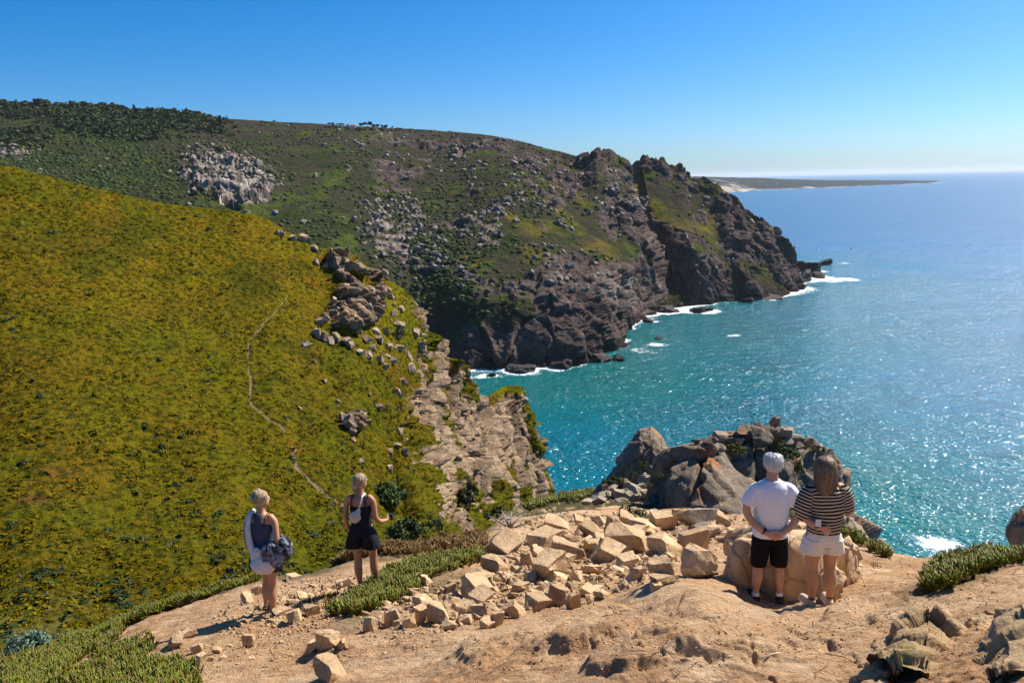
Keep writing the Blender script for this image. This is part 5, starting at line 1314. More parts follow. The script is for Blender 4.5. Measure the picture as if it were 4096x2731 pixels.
def skin_mat(name, c):
    m = NT(name, .5); m.spec(.35); o = m.objpos()
    m.col(m.mix(m.ramp(m.noise(9, 4, vec=o), [(.35, 0), (.65, 1)]), tuple(x*.88 for x in c), tuple(min(1, x*1.1) for x in c)))
    m.b.inputs['Subsurface Weight'].default_value = .05; m.b.inputs['Subsurface Radius'].default_value = (.02, .008, .004)
    return m.m
M_skin1 = skin_mat('skin', (.52, .28, .18)); M_skin2 = skin_mat('tanned_skin', (.48, .24, .14)); M_skin3 = skin_mat('tanned_skin', (.44, .21, .12))
M_eye = plain('eye_white', (.75, .72, .70), .3); M_lip = plain('lip', (.45, .16, .13), .5)
def cloth(name, c, rough=.9, f=60): return plain(name, c, rough, f, .0015, .10, .1)
M_white = cloth('white_cotton', (.80, .79, .82)); M_black = cloth('black_cloth', (.010, .010, .013)); M_cream = cloth('cream_cotton', (.72, .67, .58))
M_navy = cloth('dark_tank', (.055, .065, .10)); M_char = cloth('black_jersey', (.020, .018, .024)); M_beige = cloth('beige_nylon', (.56, .50, .42), .6)
M_quilt = cloth('white_quilting', (.66, .62, .58), .8); M_shoe = plain('black_shoe', (.020, .017, .018), .6); M_sole = plain('white_sole', (.7, .68, .64), .6)
M_tanshoe = plain('beige_shoe', (.50, .38, .27), .8, 40); M_sandal = plain('brown_sandal', (.09, .055, .04), .6); M_phone = plain('black_plastic', (.012, .012, .014), .25)
M_silver_band = plain('metal_band', (.6, .6, .62), .3)
def hair_mat(name, cols):
    m = NT(name, .45); m.spec(.4); m.col(m.ramp(m.isl(), [(k/(len(cols)-1), c) for k, c in enumerate(cols)])); return m.m
M_hw = hair_mat('white_hair', [(.66, .62, .58), (.85, .82, .79), (.50, .46, .43)]); M_hb = hair_mat('brown_blonde_hair', [(.15, .085, .045), (.27, .165, .09), (.10, .055, .03), (.36, .245, .145)])
M_hl = hair_mat('blonde_hair', [(.36, .24, .12), (.52, .38, .21), (.24, .15, .08), (.62, .48, .30)])
def stripes():
    m = NT('striped_knit', .95); m.spec(.05); s = m.attr('stripe')
    k = m.math('FRACT', s); k = m.math('LESS_THAN', k, .53)
    m.col(m.mix(k, (.50, .385, .27), (.012, .011, .012))); m.bump(m.noise(160, 3, vec=m.objpos()), .0015); return m.m
M_stripe = stripes()
def camo():
    m = NT('grey_camouflage_cloth', .85); m.spec(.1); o = m.objpos(); n = m.noise(9, 3, .5, vec=o, dist=1.2)
    m.col(m.ramp(n, [(.36, (.010, .011, .015)), (.46, (.05, .055, .07)), (.54, (.12, .125, .145)), (.66, (.34, .34, .36))])); m.bump(m.noise(30, 4, vec=o), .006); return m.m
M_camo = camo()
def strands(n, start, path, width=.004, jit=.01, seed=0):
    """flat hair locks: start(k)->offset, path: list of centre points with radius"""
    V, F = [], []; r = random.Random(seed)
    for _ in range(n):
        a = r.uniform(0, 2*math.pi); q = []
        rr = r.uniform(.88, 1.08)
        for (x, y, z, rx, ry) in path: q.append(np.array([x+rx*rr*math.cos(a)+r.gauss(0, jit), y+ry*rr*math.sin(a)+r.gauss(0, jit), z+r.gauss(0, jit*.6)]))
        q = smooth_path([tuple(p)+(0,) for p in q], 3)[:, :3]
        if start and not start(q): continue
        m = len(q); w = width*r.uniform(.6, 1.5); o = len(V)
        tng = np.array([-math.sin(a), math.cos(a), 0])
        cut = r.randint(int(m*.75), m)
        for i in range(cut):
            ww = w*(1-.6*(i/m)**3); V.append(q[i]-tng*ww); V.append(q[i]+tng*ww)
        for i in range(cut-1): F.append((o+2*i, o+2*i+1, o+2*i+3, o+2*i+2))
    return V, F
def person(px, py, label, yaw=0.0, lift=0.0, d=None, scale=1.0):
    p = hit(px, py)[0] if d is None else Vector(P(px, py, d).tolist())
    r = empty('person', p+Vector((0, 0, lift)), label, 'person', rz=yaw); r.scale = (scale,)*3
    return r
def leg(x0, kn, an, toe, hip=.90, r=(.092, .080, .056, .060, .036), hy=0):
    return [limb([(x0, hy, hip, r[0]), ((x0+kn[0])/2, (hy+kn[1])/2, (hip+kn[2])/2+.03, r[1]), (kn[0], kn[1], kn[2], r[2]), (kn[0]*.6+an[0]*.4, kn[1]*.6+an[1]*.4-.022, kn[2]*.62+an[2]*.38, r[3]), (an[0], an[1], an[2]+.03, r[4]), (an[0], an[1], an[2], r[4])]),
            limb([(an[0], an[1]-.012, an[2]-.03, .032), ((an[0]+toe[0])/2, (an[1]+toe[1])/2, (an[2]+toe[2])/2-.01, .034), (toe[0], toe[1], toe[2], .024)])]
# ---- the man
def man():
    r = person(767, 601, 'white-haired person in a plain white T-shirt and black shorts, hands clasped behind the back', yaw=-.05, scale=1.05)
    hp, L, R = head_parts((0.01, .03, 1.655), -.30, 1.06)
    arms = [limb([(s*.150, 0, 1.405, .052), (s*.218, -.015, 1.345, .050), (s*.285, -.055, 1.14, .045), (s*.21, -.125, 1.01, .041), (s*.085, -.175, .925, .030)]) for s in (-1, 1)]
    hands = hand((-.085, -.175, .925), (.9, -.12, -.42), (.1, -.3, .9), (0, -1, .1), 1.0, 1.08)+hand((.085, -.19, .935), (-.9, -.16, -.50), (.1, .3, .9), (0, -1, .1), 1.3, 1.08)
    torso = [stack([(0, 0, .84, .15, .11), (0, 0, .95, .165, .12), (0, .01, 1.10, .165, .125), (0, 0, 1.28, .175, .115), (0, 0, 1.39, .150, .088), (0, .005, 1.445, .10, .07), (0, .012, 1.50, .066, .062), (0.003, .02, 1.60, .056, .058)])]
    legs = leg(-.10, (-.115, .02, .47), (-.135, 0, .09), (-.165, .15, .035), .86)+leg(.10, (.115, .02, .47), (.135, 0, .09), (.185, .14, .035), .86)
    me, _ = solid('body', hp+arms+hands+torso+legs, .0075, 5); ob('body', me, M_skin1, r); face_bits(r, L, R, 1.06)
    sl = [limb([(s*.08, 0, 1.395, .068), (s*.165, -.008, 1.378, .075), (s*.228, -.02, 1.305, .080), (s*.270, -.038, 1.205, .082)], caps=False) for s in (-1, 1)]
    me, _ = solid('t_shirt', [stack([(0, -.004, .835, .192, .148), (0, -.002, .93, .190, .150), (0, .0, 1.10, .192, .148), (0, -.004, 1.28, .202, .140), (0, -.002, 1.40, .190, .112), (0, .004, 1.452, .135, .088), (0, .008, 1.485, .082, .074)])]+sl, .008, 4, .007, (6, 6, 3.0), 2)
    ob('t_shirt', me, M_white, r)
    me, _ = solid('shorts', [stack([(0, 0, .90, .178, .138), (0, 0, .80, .190, .140), (0, 0, .76, .185, .130)])]+[stack([(s*.095, 0, .80, .100, .125), (s*.108, 0, .62, .098, .108), (s*.116, .012, .46, .088, .094)]) for s in (-1, 1)], .008, 4, .005, (8, 8, 3), 4)
    ob('shorts', me, M_black, r)
    for s in (-1, 1):
        t = (.032, .145) if s < 0 else (.055, .135)
        x = s*.135
        me, _ = solid('shoe', [limb([(x, -.045, .048, .046), (x+s*.012, .03, .050, .050), (x+s*t[0], t[1], .040, .045)], flat=.0), stack([(x, -.02, .03, .046, .055), (x, -.012, .085, .043, .052)])], .007, 3); ob('shoe', me, M_shoe, r)
        v, f = stack([(x, -.005, .085, .041, .044), (x, -.005, .125, .040, .043)]); ob('sock', mesh_from('sock', v, f), M_white, r)
    v, f = limb([(-.128, -.148, .955, .040), (-.102, -.165, .935, .040)], caps=False); ob('watch', mesh_from('watch', v, f), M_phone, r)
    # hair: a white fringe of locks round a thin crown
    path = [(0, -.030, .124, .030, .030), (0, -.018, .100, .070, .074), (0, -.014, .05, .085, .102), (0, -.012, .0, .083, .100), (0, -.010, -.055, .066, .082)]
    w = [tuple(L(p[:3]))+(p[3]*1.06, p[4]*1.06) for p in path]
    front = lambda q: not ((np.linalg.inv(R)@(q[-1]-L((0, 0, 0))))[1] > .045)
    v, f = strands(1500, front, w, .0020, .010, 3); ob('hair', mesh_from('hair', np.array(v), f), M_hw, r)
    me, co = solid('hair_cap', [ell(L((0, -.022, .020)), np.array((.081, .089, .098))*1.05, R)], .008, 2); ob('hair_base', me, M_hw2, r)
    return r
M_hw2 = plain('thin_white_hair', (.60, .46, .40), .8, 80, .002)
# ---- the woman in stripes
def woman_striped():
    r = person(819, 605, 'person with long brown-blonde hair in a beige and black striped top and cream shorts', yaw=.04)
    hp, L, R = head_parts((.0, .035, 1.545), -.25, .99)
    arms = [limb([(-.14, 0, 1.34, .052), (-.20, -.01, 1.28, .050), (-.275, -.055, 1.085, .042), (-.19, -.125, 1.02, .037), (-.10, -.165, .975, .026)]),
            limb([(.14, 0, 1.34, .052), (.20, .0, 1.28, .050), (.25, .0, 1.09, .042), (.20, .11, 1.08, .036), (.10, .19, 1.11, .026)])]
    hands = hand((-.10, -.165, .975), (.75, -.05, -.45), (.3, -.2, .9), (0, -1, .1), .9, .95)+hand((.10, .19, 1.11), (-.9, .1, .1), (0, .1, 1), (0, 1, 0), .8, .95)
    torso = [stack([(0, 0, .78, .165, .115), (0, 0, .88, .165, .120), (0, .01, 1.03, .135, .105), (0, 0, 1.20, .155, .110), (0, 0, 1.32, .145, .088), (0, .005, 1.37, .10, .07), (0, .012, 1.41, .055, .055), (0, .025, 1.49, .048, .050)])]
    rr = (.100, .090, .062, .066, .036)
    legs = leg(-.092, (-.098, .02, .445), (-.085, 0, .085), (-.125, .14, .03), .80, rr)+leg(.092, (.098, .02, .445), (.105, .0, .085), (.130, .15, .03), .80, rr)
    me, _ = solid('body', hp+arms+hands+torso+legs, .0075, 5); ob('body', me, M_skin2, r); face_bits(r, L, R, .99)
    sl = [limb([(-.12, 0, 1.33, .075), (-.19, -.01, 1.285, .082), (-.262, -.048, 1.12, .078), (-.225, -.085, 1.055, .068)], caps=False), limb([(.12, 0, 1.33, .075), (.185, .0, 1.285, .080), (.240, .0, 1.12, .075), (.228, .03, 1.07, .068)], caps=False)]
    me, co = solid('striped_top', [stack([(0, -.004, .865, .168, .135), (0, -.004, .90, .172, .142), (0, -.004, 1.0, .185, .142), (0, -.002, 1.15, .190, .135), (0, 0, 1.28, .185, .118), (0, .002, 1.345, .140, .095), (0, .006, 1.385, .085, .075)])]+sl, .0075, 4, .007, (6, 6, 4.0), 7)
    # stripes follow the body on the trunk and run round the arms on the sleeves
    st = co[:, 2]*28.5+.35*fbm(co*5, 2); sh = np.array([.15, 0, 1.35]); el = np.array([.25, -.03, 1.10])
    for s in (-1, 1):
        a = sh*np.array([s, 1, 1]); b = el*np.array([s, 1, 1]); ax = (b-a)/np.linalg.norm(b-a); t = (co-a)@ax; far = np.abs(co[:, 0])-.172-.01*(co[:, 2]-1.1)
        k = (co[:, 0]*s > .16) & (far > 0) & (t > .02)
        st = np.where(k, a[2]*28.5-t*30, st)
    at = me.attributes.new('stripe', 'FLOAT', 'POINT'); at.data.foreach_set('value', st.astype(np.float32)); ob('striped_top', me, M_stripe, r)
    me, _ = solid('shorts', [stack([(0, 0, .90, .150, .125), (0, -.005, .82, .180, .145), (0, -.005, .74, .190, .145)])]+[stack([(s*.092, -.004, .80, .098, .135), (s*.102, 0, .70, .112, .130), (s*.106, .002, .635, .122, .128)]) for s in (-1, 1)], .008, 4, .006, (8, 8, 2.5), 9)
    ob('shorts', me, M_cream, r)
    for s, x, t in ((-1, -.085, (-.04, .14)), (1, .105, (.02, .15))):
        me, _ = solid('shoe', [limb([(x, -.035, .046, .038), (x+t[0]*.4, .03, .046, .042), (x+t[0], t[1], .038, .038)], flat=.012), stack([(x, -.015, .03, .038, .045), (x, -.01, .075, .036, .042)])], .007, 3); k = ob('shoe', me, M_tanshoe, r)
        v, f = limb([(x, -.038, .012, .043), (x+t[0]*.4, .03, .012, .046), (x+t[0], t[1], .012, .042)], flat=0); v[:, 2] = np.minimum(v[:, 2], .022); ob('sole', mesh_from('sole', v, f), M_sole, k)
        v, f = stack([(x, -.002, .098, .037, .040), (x, -.002, .108, .037, .040)]); ob('ankle_strap', mesh_from('ankle_strap', v, f), M_phone, r)
    path = [(0, -.01, .125, .012, .012), (0, -.015, .112, .060, .062), (0, -.02, .05, .092, .106), (0, -.035, -.03, .104, .108), (0, -.06, -.12, .108, .085), (.0, -.085, -.20, .098, .062), (.01, -.10, -.28, .078, .042), (.02, -.115, -.35, .05, .03)]
    w = [tuple(L(p[:3]))+(p[3], p[4]) for p in path]
    ok = lambda q: not ((np.linalg.inv(R)@(q[len(q)//2]-L((0, 0, 0))))[1] > .03)
    v, f = strands(2600, ok, w, .0024, .006, 5); h = ob('hair', mesh_from('hair', np.array(v), f), M_hb, r)
    me, _ = solid('hair_base', [ell(L((0, -.022, .020)), (.088, .092, .106), R), stack([tuple(L((0, -.035, .03)))+(.09, .085), tuple(L((0, -.055, -.10)))+(.096, .066), tuple(L((0, -.088, -.22)))+(.080, .038), tuple(L((.01, -.10, -.29)))+(.045, .018)])], .007, 5, .003, (60, 60, 3)); ob('hair_base', me, M_hb2, r)
    v, f = strands(26, None, [(-.09, -.05, 1.52, .03, .03), (-.14, -.05, 1.44, .04, .03), (-.16, -.06, 1.38, .05, .03)], .0012, .012, 8); ob('loose_hair', mesh_from('loose_hair', np.array(v), f), M_hb, r)
    v, f = limb([(-.155, -.148, 1.005, .034), (-.135, -.155, .992, .034)], caps=False); ob('watch', mesh_from('watch', v, f), M_phone, r)
    bx = [(x, y, z) for x in (-.17, -.115) for y in (-.185, -.172) for z in (1.0, 1.075)]
    ob('phone', mesh_from('phone', bx, [(0, 1, 3, 2), (4, 6, 7, 5), (0, 4, 5, 1), (2, 3, 7, 6), (0, 2, 6, 4), (1, 5, 7, 3)], False), M_silver_band, r)
    pr = [limb([(-.055, -.165, .995, .0035), (-.050+dx, -.17, .93, .003), (-.045+dx*2.2, -.165, .865, .0025)], sides=6) for dx in (-.008, 0, .008, .013)]; v, f = join([(np.asarray(a), b) for a, b in pr]); ob('cord', mesh_from('cord', v, f), M_sole, r)
M_hb2 = plain('brown_hair', (.22, .13, .07), .5, 60, .002, .3)
M_hl2 = plain('blonde_hair_base', (.46, .33, .19), .5, 60, .002, .25)
# ---- the woman with the jacket
def woman_jacket():
    r = person(270, 616, 'person with pinned-up blonde hair, dark tank top and white sling bag, carrying a grey jacket', yaw=-.22)
    hp, L, R = head_parts((.01, .03, 1.575), -.55, .97)
    arms = [limb([(-.13, 0, 1.36, .045), (-.175, -.005, 1.31, .043), (-.215, -.03, 1.10, .036), (-.215, -.02, .98, .032), (-.185, .02, .86, .023)]),
            limb([(.13, 0, 1.36, .045), (.175, -.005, 1.31, .043), (.225, -.06, 1.09, .036), (.235, .02, 1.03, .032), (.20, .13, 1.01, .023)])]
    hands = hand((-.185, .02, .86), (.1, .15, -1), (.3, 1, 0), (-1, .2, 0), .5, .92)+hand((.20, .13, 1.01), (-.6, .7, -.1), (0, .1, 1), (.5, .5, 0), .9, .92)
    torso = [stack([(0, 0, .82, .155, .112), (0, 0, .92, .155, .115), (0, .01, 1.08, .118, .092), (0, 0, 1.23, .140, .098), (0, 0, 1.34, .135, .082), (0, .004, 1.39, .09, .062), (0, .010, 1.43, .050, .050), (.002, .022, 1.52, .043, .045)])]
    rr = (.094, .082, .054, .056, .032)
    legs = leg(-.088, (-.050, .10, .46), (-.115, .13, .115), (-.10, .245, .035), .84, rr)+leg(.088, (.085, -.005, .455), (.080, -.04, .075), (.11, .10, .025), .84, rr)
    me, _ = solid('body', hp+arms+hands+torso+legs, .0075, 5); ob('body', me, M_skin2, r); face_bits(r, L, R, .97)
    me, _ = solid('tank_top', [stack([(0, 0, .93, .150, .118), (0, .005, 1.08, .130, .104), (0, 0, 1.22, .152, .108), (0, -.002, 1.30, .132, .094)]), stack([(0, -.004, 1.27, .115, .092), (-.01, -.006, 1.35, .085, .080), (-.015, -.004, 1.405, .062, .062)])], .0075, 4, .004, (8, 8, 3), 3); ob('tank_top', me, M_navy, r)
    v, f = limb([(.075, -.088, 1.27, .006), (.095, -.062, 1.38, .006), (.09, .0, 1.405, .006)], sides=8); ob('black_strap', mesh_from('black_strap', v, f), M_char, r)
    me, _ = solid('shorts', [stack([(0, 0, .97, .135, .110), (0, -.004, .88, .165, .130), (0, 0, .80, .180, .135)])]+[stack([(s*.090, 0, .84, .088, .125), (s*.102, .01, .74, .098, .120), (s*.108, .015, .665, .108, .118)]) for s in (-1, 1)], .008, 4, .005, (9, 9, 2), 6); ob('shorts', me, cloth('dark_brown_shorts', (.030, .018, .018)), r)
    me, co = solid('sling_bag', [ell((.06, -.135, .79), (.165, .085, .125), rz3(.15)), ell((-.02, -.135, .88), (.09, .05, .13), None)], .0075, 3, .010, (14, 14, 14), 5); bag = ob('sling_bag', me, M_quilt, r)
    sp = [(-.115, .03, 1.415, .028), (-.125, -.05, 1.39, .030), (-.130, -.100, 1.27, .032), (-.115, -.125, 1.12, .034), (-.085, -.140, 1.0, .038), (-.04, -.150, .90, .045)]
    me, _ = solid('sling', [limb(sp)], .007, 3, .006, (5, 5, 34), 1); ob('sling', me, M_quilt, bag)
    me, _ = solid('jacket', [ell((.15, -.10, .97), (.115, .085, .105), rz3(.3)), ell((.29, -.03, .965), (.095, .10, .145), rz3(-.3)), ell((.20, -.125, .86), (.08, .05, .09)), limb([(.24, -.12, .90, .045), (.27, -.13, .80, .038), (.285, -.12, .74, .03)]), limb([(.12, -.13, .92, .05), (.10, -.15, .83, .04)]), ell((.22, .02, 1.03), (.08, .06, .05))], .0075, 2, .026, (7, 7, 6), 12)
    ob('jacket', me, M_camo, r)
    for x, y, z, t in ((-.115, .10, .045, (.015, .15)), (.080, -.07, .0, (.03, .15))):
        v, f = limb([(x, y, z+.012, .040), (x+t[0]*.5, y+t[1]*.5, z*.5+.012, .044), (x+t[0], y+t[1], .014, .038)], flat=0); v[:, 2] = np.minimum(v[:, 2], z+.024); k = ob('sandal', mesh_from('sandal', v, f), M_sandal, r)
        for q in (.35, .7):
            a = [(x+t[0]*q-.040, y+t[1]*q, z*(1-q)+.02, .008), (x+t[0]*q, y+t[1]*q+.01, z*(1-q)+.082-.02*q, .008), (x+t[0]*q+.040, y+t[1]*q, z*(1-q)+.02, .008)]
            v, f = limb(a, sides=8); ob('strap', mesh_from('strap', v, f), M_sandal, k)
    path = [(0, -.01, .118, .016, .016), (0, -.015, .105, .055, .058), (0, -.018, .05, .083, .098), (0, -.022, -.01, .080, .092), (0, -.05, -.02, .045, .055), (0, -.085, .02, .03, .03)]
    v, f = strands(900, lambda q: not ((np.linalg.inv(R)@(q[len(q)//2]-L((0, 0, 0))))[1] > .035), [tuple(L(p[:3]))+(p[3], p[4]) for p in path], .0026, .007, 15); ob('hair', mesh_from('hair', np.array(v), f), M_hl, r)
    me, _ = solid('hair_base', [ell(L((0, -.022, .018)), (.082, .088, .098), R), ell(L((-.01, -.085, .045)), (.045, .035, .055), R), ell(L((-.01, -.06, .105)), (.04, .035, .03), R), ell(L((0, -.03, .125)), (.025, .02, .03), R)], .008, 2, .006, (25, 25, 25), 2); ob('hair_base', me, M_hl2, r)
    m = NT('blue_claw_clip', .3); m.col(m.ramp(m.noise(60, 2, vec=m.objpos()), [(.42, (.04, .25, .50)), (.5, (.30, .62, .80)), (.6, (.75, .85, .9))]))
    me, _ = solid('hair_clip', [ell(L((-.035, -.108, .045)), (.020, .016, .050), R)]+[limb([tuple(L((-.045+.03*q, -.11, .085-.028*q)))+(.006,), tuple(L((-.01+.02*q, -.125, .07-.03*q)))+(.005,)], sides=8, n=3) for q in range(3)], .004, 1); ob('hair_clip', me, m.m, r)
# ---- the woman with the belt bag
def woman_bag():
    r = person(366, 588.5, 'person with low tied blonde hair, black tank top and skort, beige bag on back', yaw=-.15)
    hp, L, R = head_parts((.01, .03, 1.575), -.5, .97)
    arms = [limb([(-.13, 0, 1.36, .045), (-.175, -.005, 1.31, .043), (-.215, -.03, 1.10, .036), (-.21, -.02, .98, .032), (-.185, .02, .86, .023)]),
            limb([(.13, 0, 1.36, .045), (.175, -.005, 1.31, .043), (.215, -.03, 1.09, .036), (.255, .05, 1.00, .032), (.305, .15, .975, .023)])]
    hands = hand((-.185, .02, .86), (.1, .1, -1), (.3, 1, 0), (-1, .2, 0), .6, .92)+hand((.305, .15, .975), (.35, .8, .1), (-.2, .1, 1), (.8, -.4, 0), 1.2, .92)
    torso = [stack([(0, 0, .82, .155, .112), (0, 0, .92, .155, .115), (0, .01, 1.08, .120, .092), (0, 0, 1.23, .140, .098), (0, 0, 1.34, .135, .082), (0, .004, 1.39, .09, .062), (0, .010, 1.43, .050, .050), (.002, .022, 1.52, .043, .045)])]
    rr = (.094, .082, .054, .058, .032)
    legs = leg(-.088, (-.085, .0, .46), (-.07, -.03, .075), (-.08, .11, .025), .84, rr)+leg(.088, (.115, .06, .455), (.125, .10, .075), (.15, .23, .025), .84, rr)
    me, _ = solid('body', hp+arms+hands+torso+legs, .0075, 5); ob('body', me, M_skin3, r); face_bits(r, L, R, .97)
    me, _ = solid('tank_top', [stack([(0, 0, .93, .152, .120), (0, .005, 1.08, .134, .108), (0, 0, 1.20, .150, .110), (0, .004, 1.265, .146, .100)])], .0075, 4, .004, (8, 8, 3), 3); t = ob('tank_top', me, M_char, r)
    for x in (-.098, .088, .112):
        v, f = limb([(x*1.05, -.098, 1.24, .008), (x*1.0, -.088, 1.32, .008), (x*.95, -.05, 1.395, .008), (x*.95, .03, 1.39, .008)], sides=8); ob('strap', mesh_from('strap', v, f), M_char, t)
    me, _ = solid('skort', [stack([(0, 0, 1.0, .128, .108), (0, -.004, .93, .155, .128), (0, -.004, .84, .180, .145)])]+[stack([(s*.090, 0, .86, .092, .135), (s*.108, .0, .75, .108, .135), (s*.120, .0, .655, .125, .138)]) for s in (-1, 1)], .008, 3, .012, (13, 13, 1.2), 6); ob('skort', me, M_char, r)
    me, _ = solid('belt_bag', [ell((-.035, -.150, 1.135), (.078, .045, .085), np.array([[.85, 0, .52], [0, 1, 0], [-.52, 0, .85]])), ell((.005, -.135, 1.20), (.035, .03, .055), np.array([[.9, 0, .43], [0, 1, 0], [-.43, 0, .9]]))], .006, 3, .006, (14, 14, 8), 1); b = ob('belt_bag', me, M_beige, r)
    v, f = limb([(.02, -.135, 1.24, .011), (.042, -.112, 1.33, .011), (.058, -.075, 1.405, .011), (.065, .02, 1.405, .011)], sides=8); ob('strap', mesh_from('strap', v, f), M_sole, b)
    v, f = limb([(-.09, -.135, 1.08, .010), (-.135, -.07, 1.03, .010), (-.14, .0, 1.02, .010)], sides=8); ob('strap', mesh_from('strap', v, f), M_sole, b)
    for x, y, t in ((-.07, -.06, (-.01, .15)), (.125, .07, (.02, .15))):
        me, _ = solid('shoe', [limb([(x, y, .042, .036), (x+t[0], y+t[1], .034, .036)], flat=.0)], .007, 2); ob('shoe', me, M_sole, r)
    v, f = limb([(-.195, .012, .885, .027), (-.192, .016, .873, .027)], caps=False); ob('bracelet', mesh_from('bracelet', v, f), M_silver_band, r)
    bx = [(x, y, z) for x in (.325, .375) for y in (.205, .28) for z in (.955, 1.03)]
    ob('camera', mesh_from('camera', bx, [(0, 1, 3, 2), (4, 6, 7, 5), (0, 4, 5, 1), (2, 3, 7, 6), (0, 2, 6, 4), (1, 5, 7, 3)], False), M_phone, r)
    v, f = limb([(.35, .22, .955, .004), (.345, .21, .88, .004), (.35, .22, .80, .004)], sides=6); ob('wrist_strap', mesh_from('wrist_strap', v, f), M_phone, r)
    path = [(0, -.01, .118, .016, .016), (0, -.015, .105, .055, .058), (0, -.018, .05, .083, .098), (0, -.022, -.01, .080, .092), (-.01, -.07, -.045, .035, .035), (-.015, -.10, -.06, .028, .025), (-.02, -.10, -.12, .022, .02)]
    v, f = strands(900, lambda q: not ((np.linalg.inv(R)@(q[len(q)//2]-L((0, 0, 0))))[1] > .035), [tuple(L(p[:3]))+(p[3], p[4]) for p in path], .0026, .006, 25); ob('hair', mesh_from('hair', np.array(v), f), M_hl, r)
    me, _ = solid('hair_base', [ell(L((0, -.022, .018)), (.081, .088, .097), R), ell(L((-.01, -.105, -.045)), (.036, .032, .045), R)], .008, 2, .006, (25, 25, 25), 2); ob('hair_base', me, M_hl2, r)
# ---- tiny hiker far down the ridge
def hiker():
    r = person(561, 500, 'tiny dark-haired person in a pale sleeveless top, half hidden behind the ridge below', yaw=2.9, d=103)
    hp, L, R = head_parts((.0, .06, 1.52), .2, 1.0, .5)
    arms = [limb([(s*.14, 0, 1.34, .045), (s*.20, .0, 1.28, .042), (s*.25, -.02, 1.08, .036), (s*.18, .14, 1.04, .03), (s*.06, .22, 1.10, .024)]) for s in (-1, 1)]
    hands = hand((-.06, .22, 1.10), (.8, .4, 0), (0, 0, 1), (0, 1, 0), .8)+hand((.06, .22, 1.10), (-.8, .4, 0), (0, 0, 1), (0, 1, 0), .8)
    torso = [stack([(0, 0, .80, .15, .11), (0, 0, .92, .155, .115), (0, .01, 1.08, .125, .095), (0, 0, 1.23, .145, .10), (0, 0, 1.33, .14, .085), (0, .01, 1.38, .08, .06), (0, .03, 1.45, .05, .05)])]
    legs = leg(-.09, (-.10, .02, .46), (-.11, 0, .08), (-.13, .14, .03), .84)+leg(.09, (.10, .02, .46), (.11, 0, .08), (.13, .14, .03), .84)
    me, _ = solid('body', hp+arms+hands+torso+legs, .016, 3); ob('body', me, M_skin2, r)
    v, f = stack([(0, 0, .92, .165, .125), (0, .01, 1.08, .145, .112), (0, 0, 1.23, .160, .115), (0, 0, 1.34, .140, .095)]); ob('top', mesh_from('top', v, f), M_white, r)
    v, f = stack([(0, 0, .60, .19, .13), (0, 0, .80, .175, .13), (0, 0, .94, .16, .12)]); ob('shorts', mesh_from('shorts', v, f), M_black, r)
    v, f = ell(L((0, -.03, .03)), (.095, .10, .11), R); ob('hair', mesh_from('hair', v, f), plain('black_hair', (.015, .012, .012), .5), r)
man(); woman_striped(); woman_jacket(); woman_bag(); hiker()
